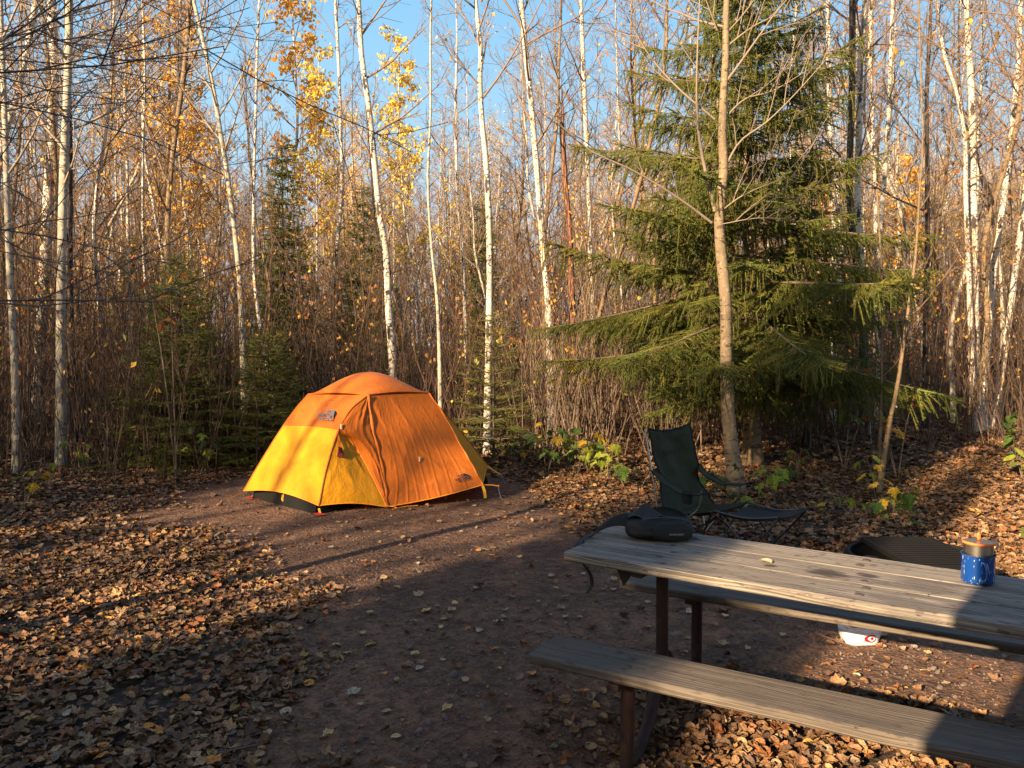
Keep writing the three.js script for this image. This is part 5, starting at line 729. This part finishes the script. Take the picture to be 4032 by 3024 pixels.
sapling('maple_sapling', 'dull yellow green maple sapling at the shaded thicket edge', 'maple sapling', -3.75, -10.2, .6, 9, ['dull', 'lime', 'dull'], .2, 10, { stems: 3 });
sapling('maple_sapling', 'large dark leaved maple sapling in deep shade under the spruce', 'maple sapling', 4.15, -10.3, 1.5, 16, ['dull', 'dull', 'green', 'orange'], .26, 11, { stems: 3, fan: .3 });
sapling('maple_sapling', 'orange and tan leaved maple sapling behind the crooked tan sapling', 'maple sapling', 4.45, -9.5, 1.35, 13, ['orange', 'tan', 'yellow', 'dull'], .2, 12, { stems: 3 });
sapling('maple_sapling', 'green maple sapling beside the fire ring', 'maple sapling', 3.98, -6.15, .5, 7, ['green', 'green', 'lime'], .22, 13, { stems: 2 });
sapling('maple_sapling', 'tall thin sapling with a few red orange leaves above the dark fir', 'maple sapling', -3.95, -9.7, 2.95, 7, ['orange'], .16, 14, { from: .68, stems: 2, fan: .1 });
sapling('hazel_shrub', 'thin stem with one orange and few yellow leaves beside the spruce', 'hazel', .15, -10.9, 2.2, 5, ['orange', 'yellow'], .13, 15, { from: .7, stems: 2, fan: .15 });
sapling('maple_sapling', 'yellow green seedlings beside the thin grey stem', 'maple sapling', -4.85, -8.2, .45, 10, ['lime', 'yellow', 'dull'], .15, 16, { stems: 3 });
sapling('maple_sapling', 'drab seedling at the foot of the slim grey aspen', 'maple sapling', -5.2, -9.9, .5, 8, ['dull', 'tan', 'lime'], .17, 17, { stems: 3 });
sapling('maple_sapling', 'yellow green seedling between the chair footrest and the smooth tan maple', 'maple sapling', 2.15, -7.5, .32, 6, ['lime', 'green', 'yellow'], .16, 18, { stems: 2 });
sapling('maple_sapling', 'lime seedling on the leaf floor behind the fire ring', 'maple sapling', 3.35, -7.0, .3, 7, ['lime', 'green', 'lime'], .15, 19, { stems: 2 });
sapling('maple_sapling', 'yellow seedling beside the spruce trunk foot', 'maple sapling', 3.25, -9.4, .42, 8, ['yellow', 'lime', 'dull'], .17, 20, { stems: 3 });
sapling('maple_sapling', 'lime and green seedling past the bright maple sapling beside the chair', 'maple sapling', .95, -10.3, .62, 10, ['lime', 'green', 'yellow'], .2, 21, { stems: 3 });
sapling('maple_sapling', 'yellow seedling near the tent guy stake', 'maple sapling', .05, -10.4, .5, 8, ['yellow', 'dull', 'lime'], .17, 22, { stems: 2 });
sapling('maple_sapling', 'broad lime leaved seedling at the leaf bank beside the dirt', 'maple sapling', 1.25, -9.0, .4, 8, ['lime', 'lime', 'green'], .19, 23, { stems: 2 });
sapling('maple_sapling', 'green and yellow seedling in front of the tan hazel clumps', 'maple sapling', .6, -10.6, .7, 10, ['green', 'lime', 'yellow'], .2, 24, { stems: 3 });
sapling('maple_sapling', 'lime seedling between the crooked tan sapling and the fire ring', 'maple sapling', 3.55, -7.7, .36, 8, ['lime', 'green', 'yellow'], .17, 25, { stems: 2 });
const roundLeafG = deadLeaf(31, 1, .7, .4);
[['leafy green bramble on the low mound under the birch clump', 6.3, -10.3, .45], ['dense green bramble beside the sunlit birch clump', 6.9, -9.9, .5], ['yellowing bramble at the path edge by the birch clump', 7.2, -10.9, .4], ['small bramble in front of the low mound', 5.7, -9.2, .25], ['trailing bramble on the sunlit leaf floor', 6.4, -8.6, .25]].forEach(([label, x, z, h], k) => sapling('bramble', label, 'bramble', x, z, h * 1.25, 34, k === 2 ? ['lime', 'yellow', 'dull'] : ['green', 'dull', 'lime', 'green'], .17, 40 + k, { stems: 8, from: .3, fan: .8, geo: roundLeafG }));
{
  const R = rand(88), V = [0, 1, 2].map((k) => clumpGeo(440 + k, 8, 1.3, 3.0, .34, 3));
  for (let k = 0; k < 16; k++) { const x = RR(R, .2, 2.6), z = RR(R, -12.6, -11.2), g = thing('hazel_shrub', 'upright clump of tan hazel stems between the tent and the spruce', 'hazel', [x, gh(x, z), z], R() * 6, 'tan hazel clumps beside the spruce'), q = V[k % 3]; g.scale.setScalar(RR(R, .8, 1.1)); part('stems', q.geo, stemM2, g); }
}
// sticks lying about
{
  const R = rand(99); for (let k = 0; k < 14; k++) { const d = RR(R, 3.2, 8), x = RR(R, -.45, .6) * d, z = -d, L = RR(R, .12, .4), o = single('stick', new MB().tube(spline([[-L / 2, 0, 0], [0, .008, RR(R, -.03, .03)], [L / 2, .004, RR(R, -.03, .03)]], 6), [.004, .0045, .004, .0038, .0034, .003, .002], 5).geo(), mat([.16, .11, .075]), 'thin dry stick lying on the ground', 'stick', 'dry sticks on the ground'); o.position.set(x, gh(x, z) + .012, z); o.rotation.y = R() * 6.28; }
}


renderer.render(scene, camera);
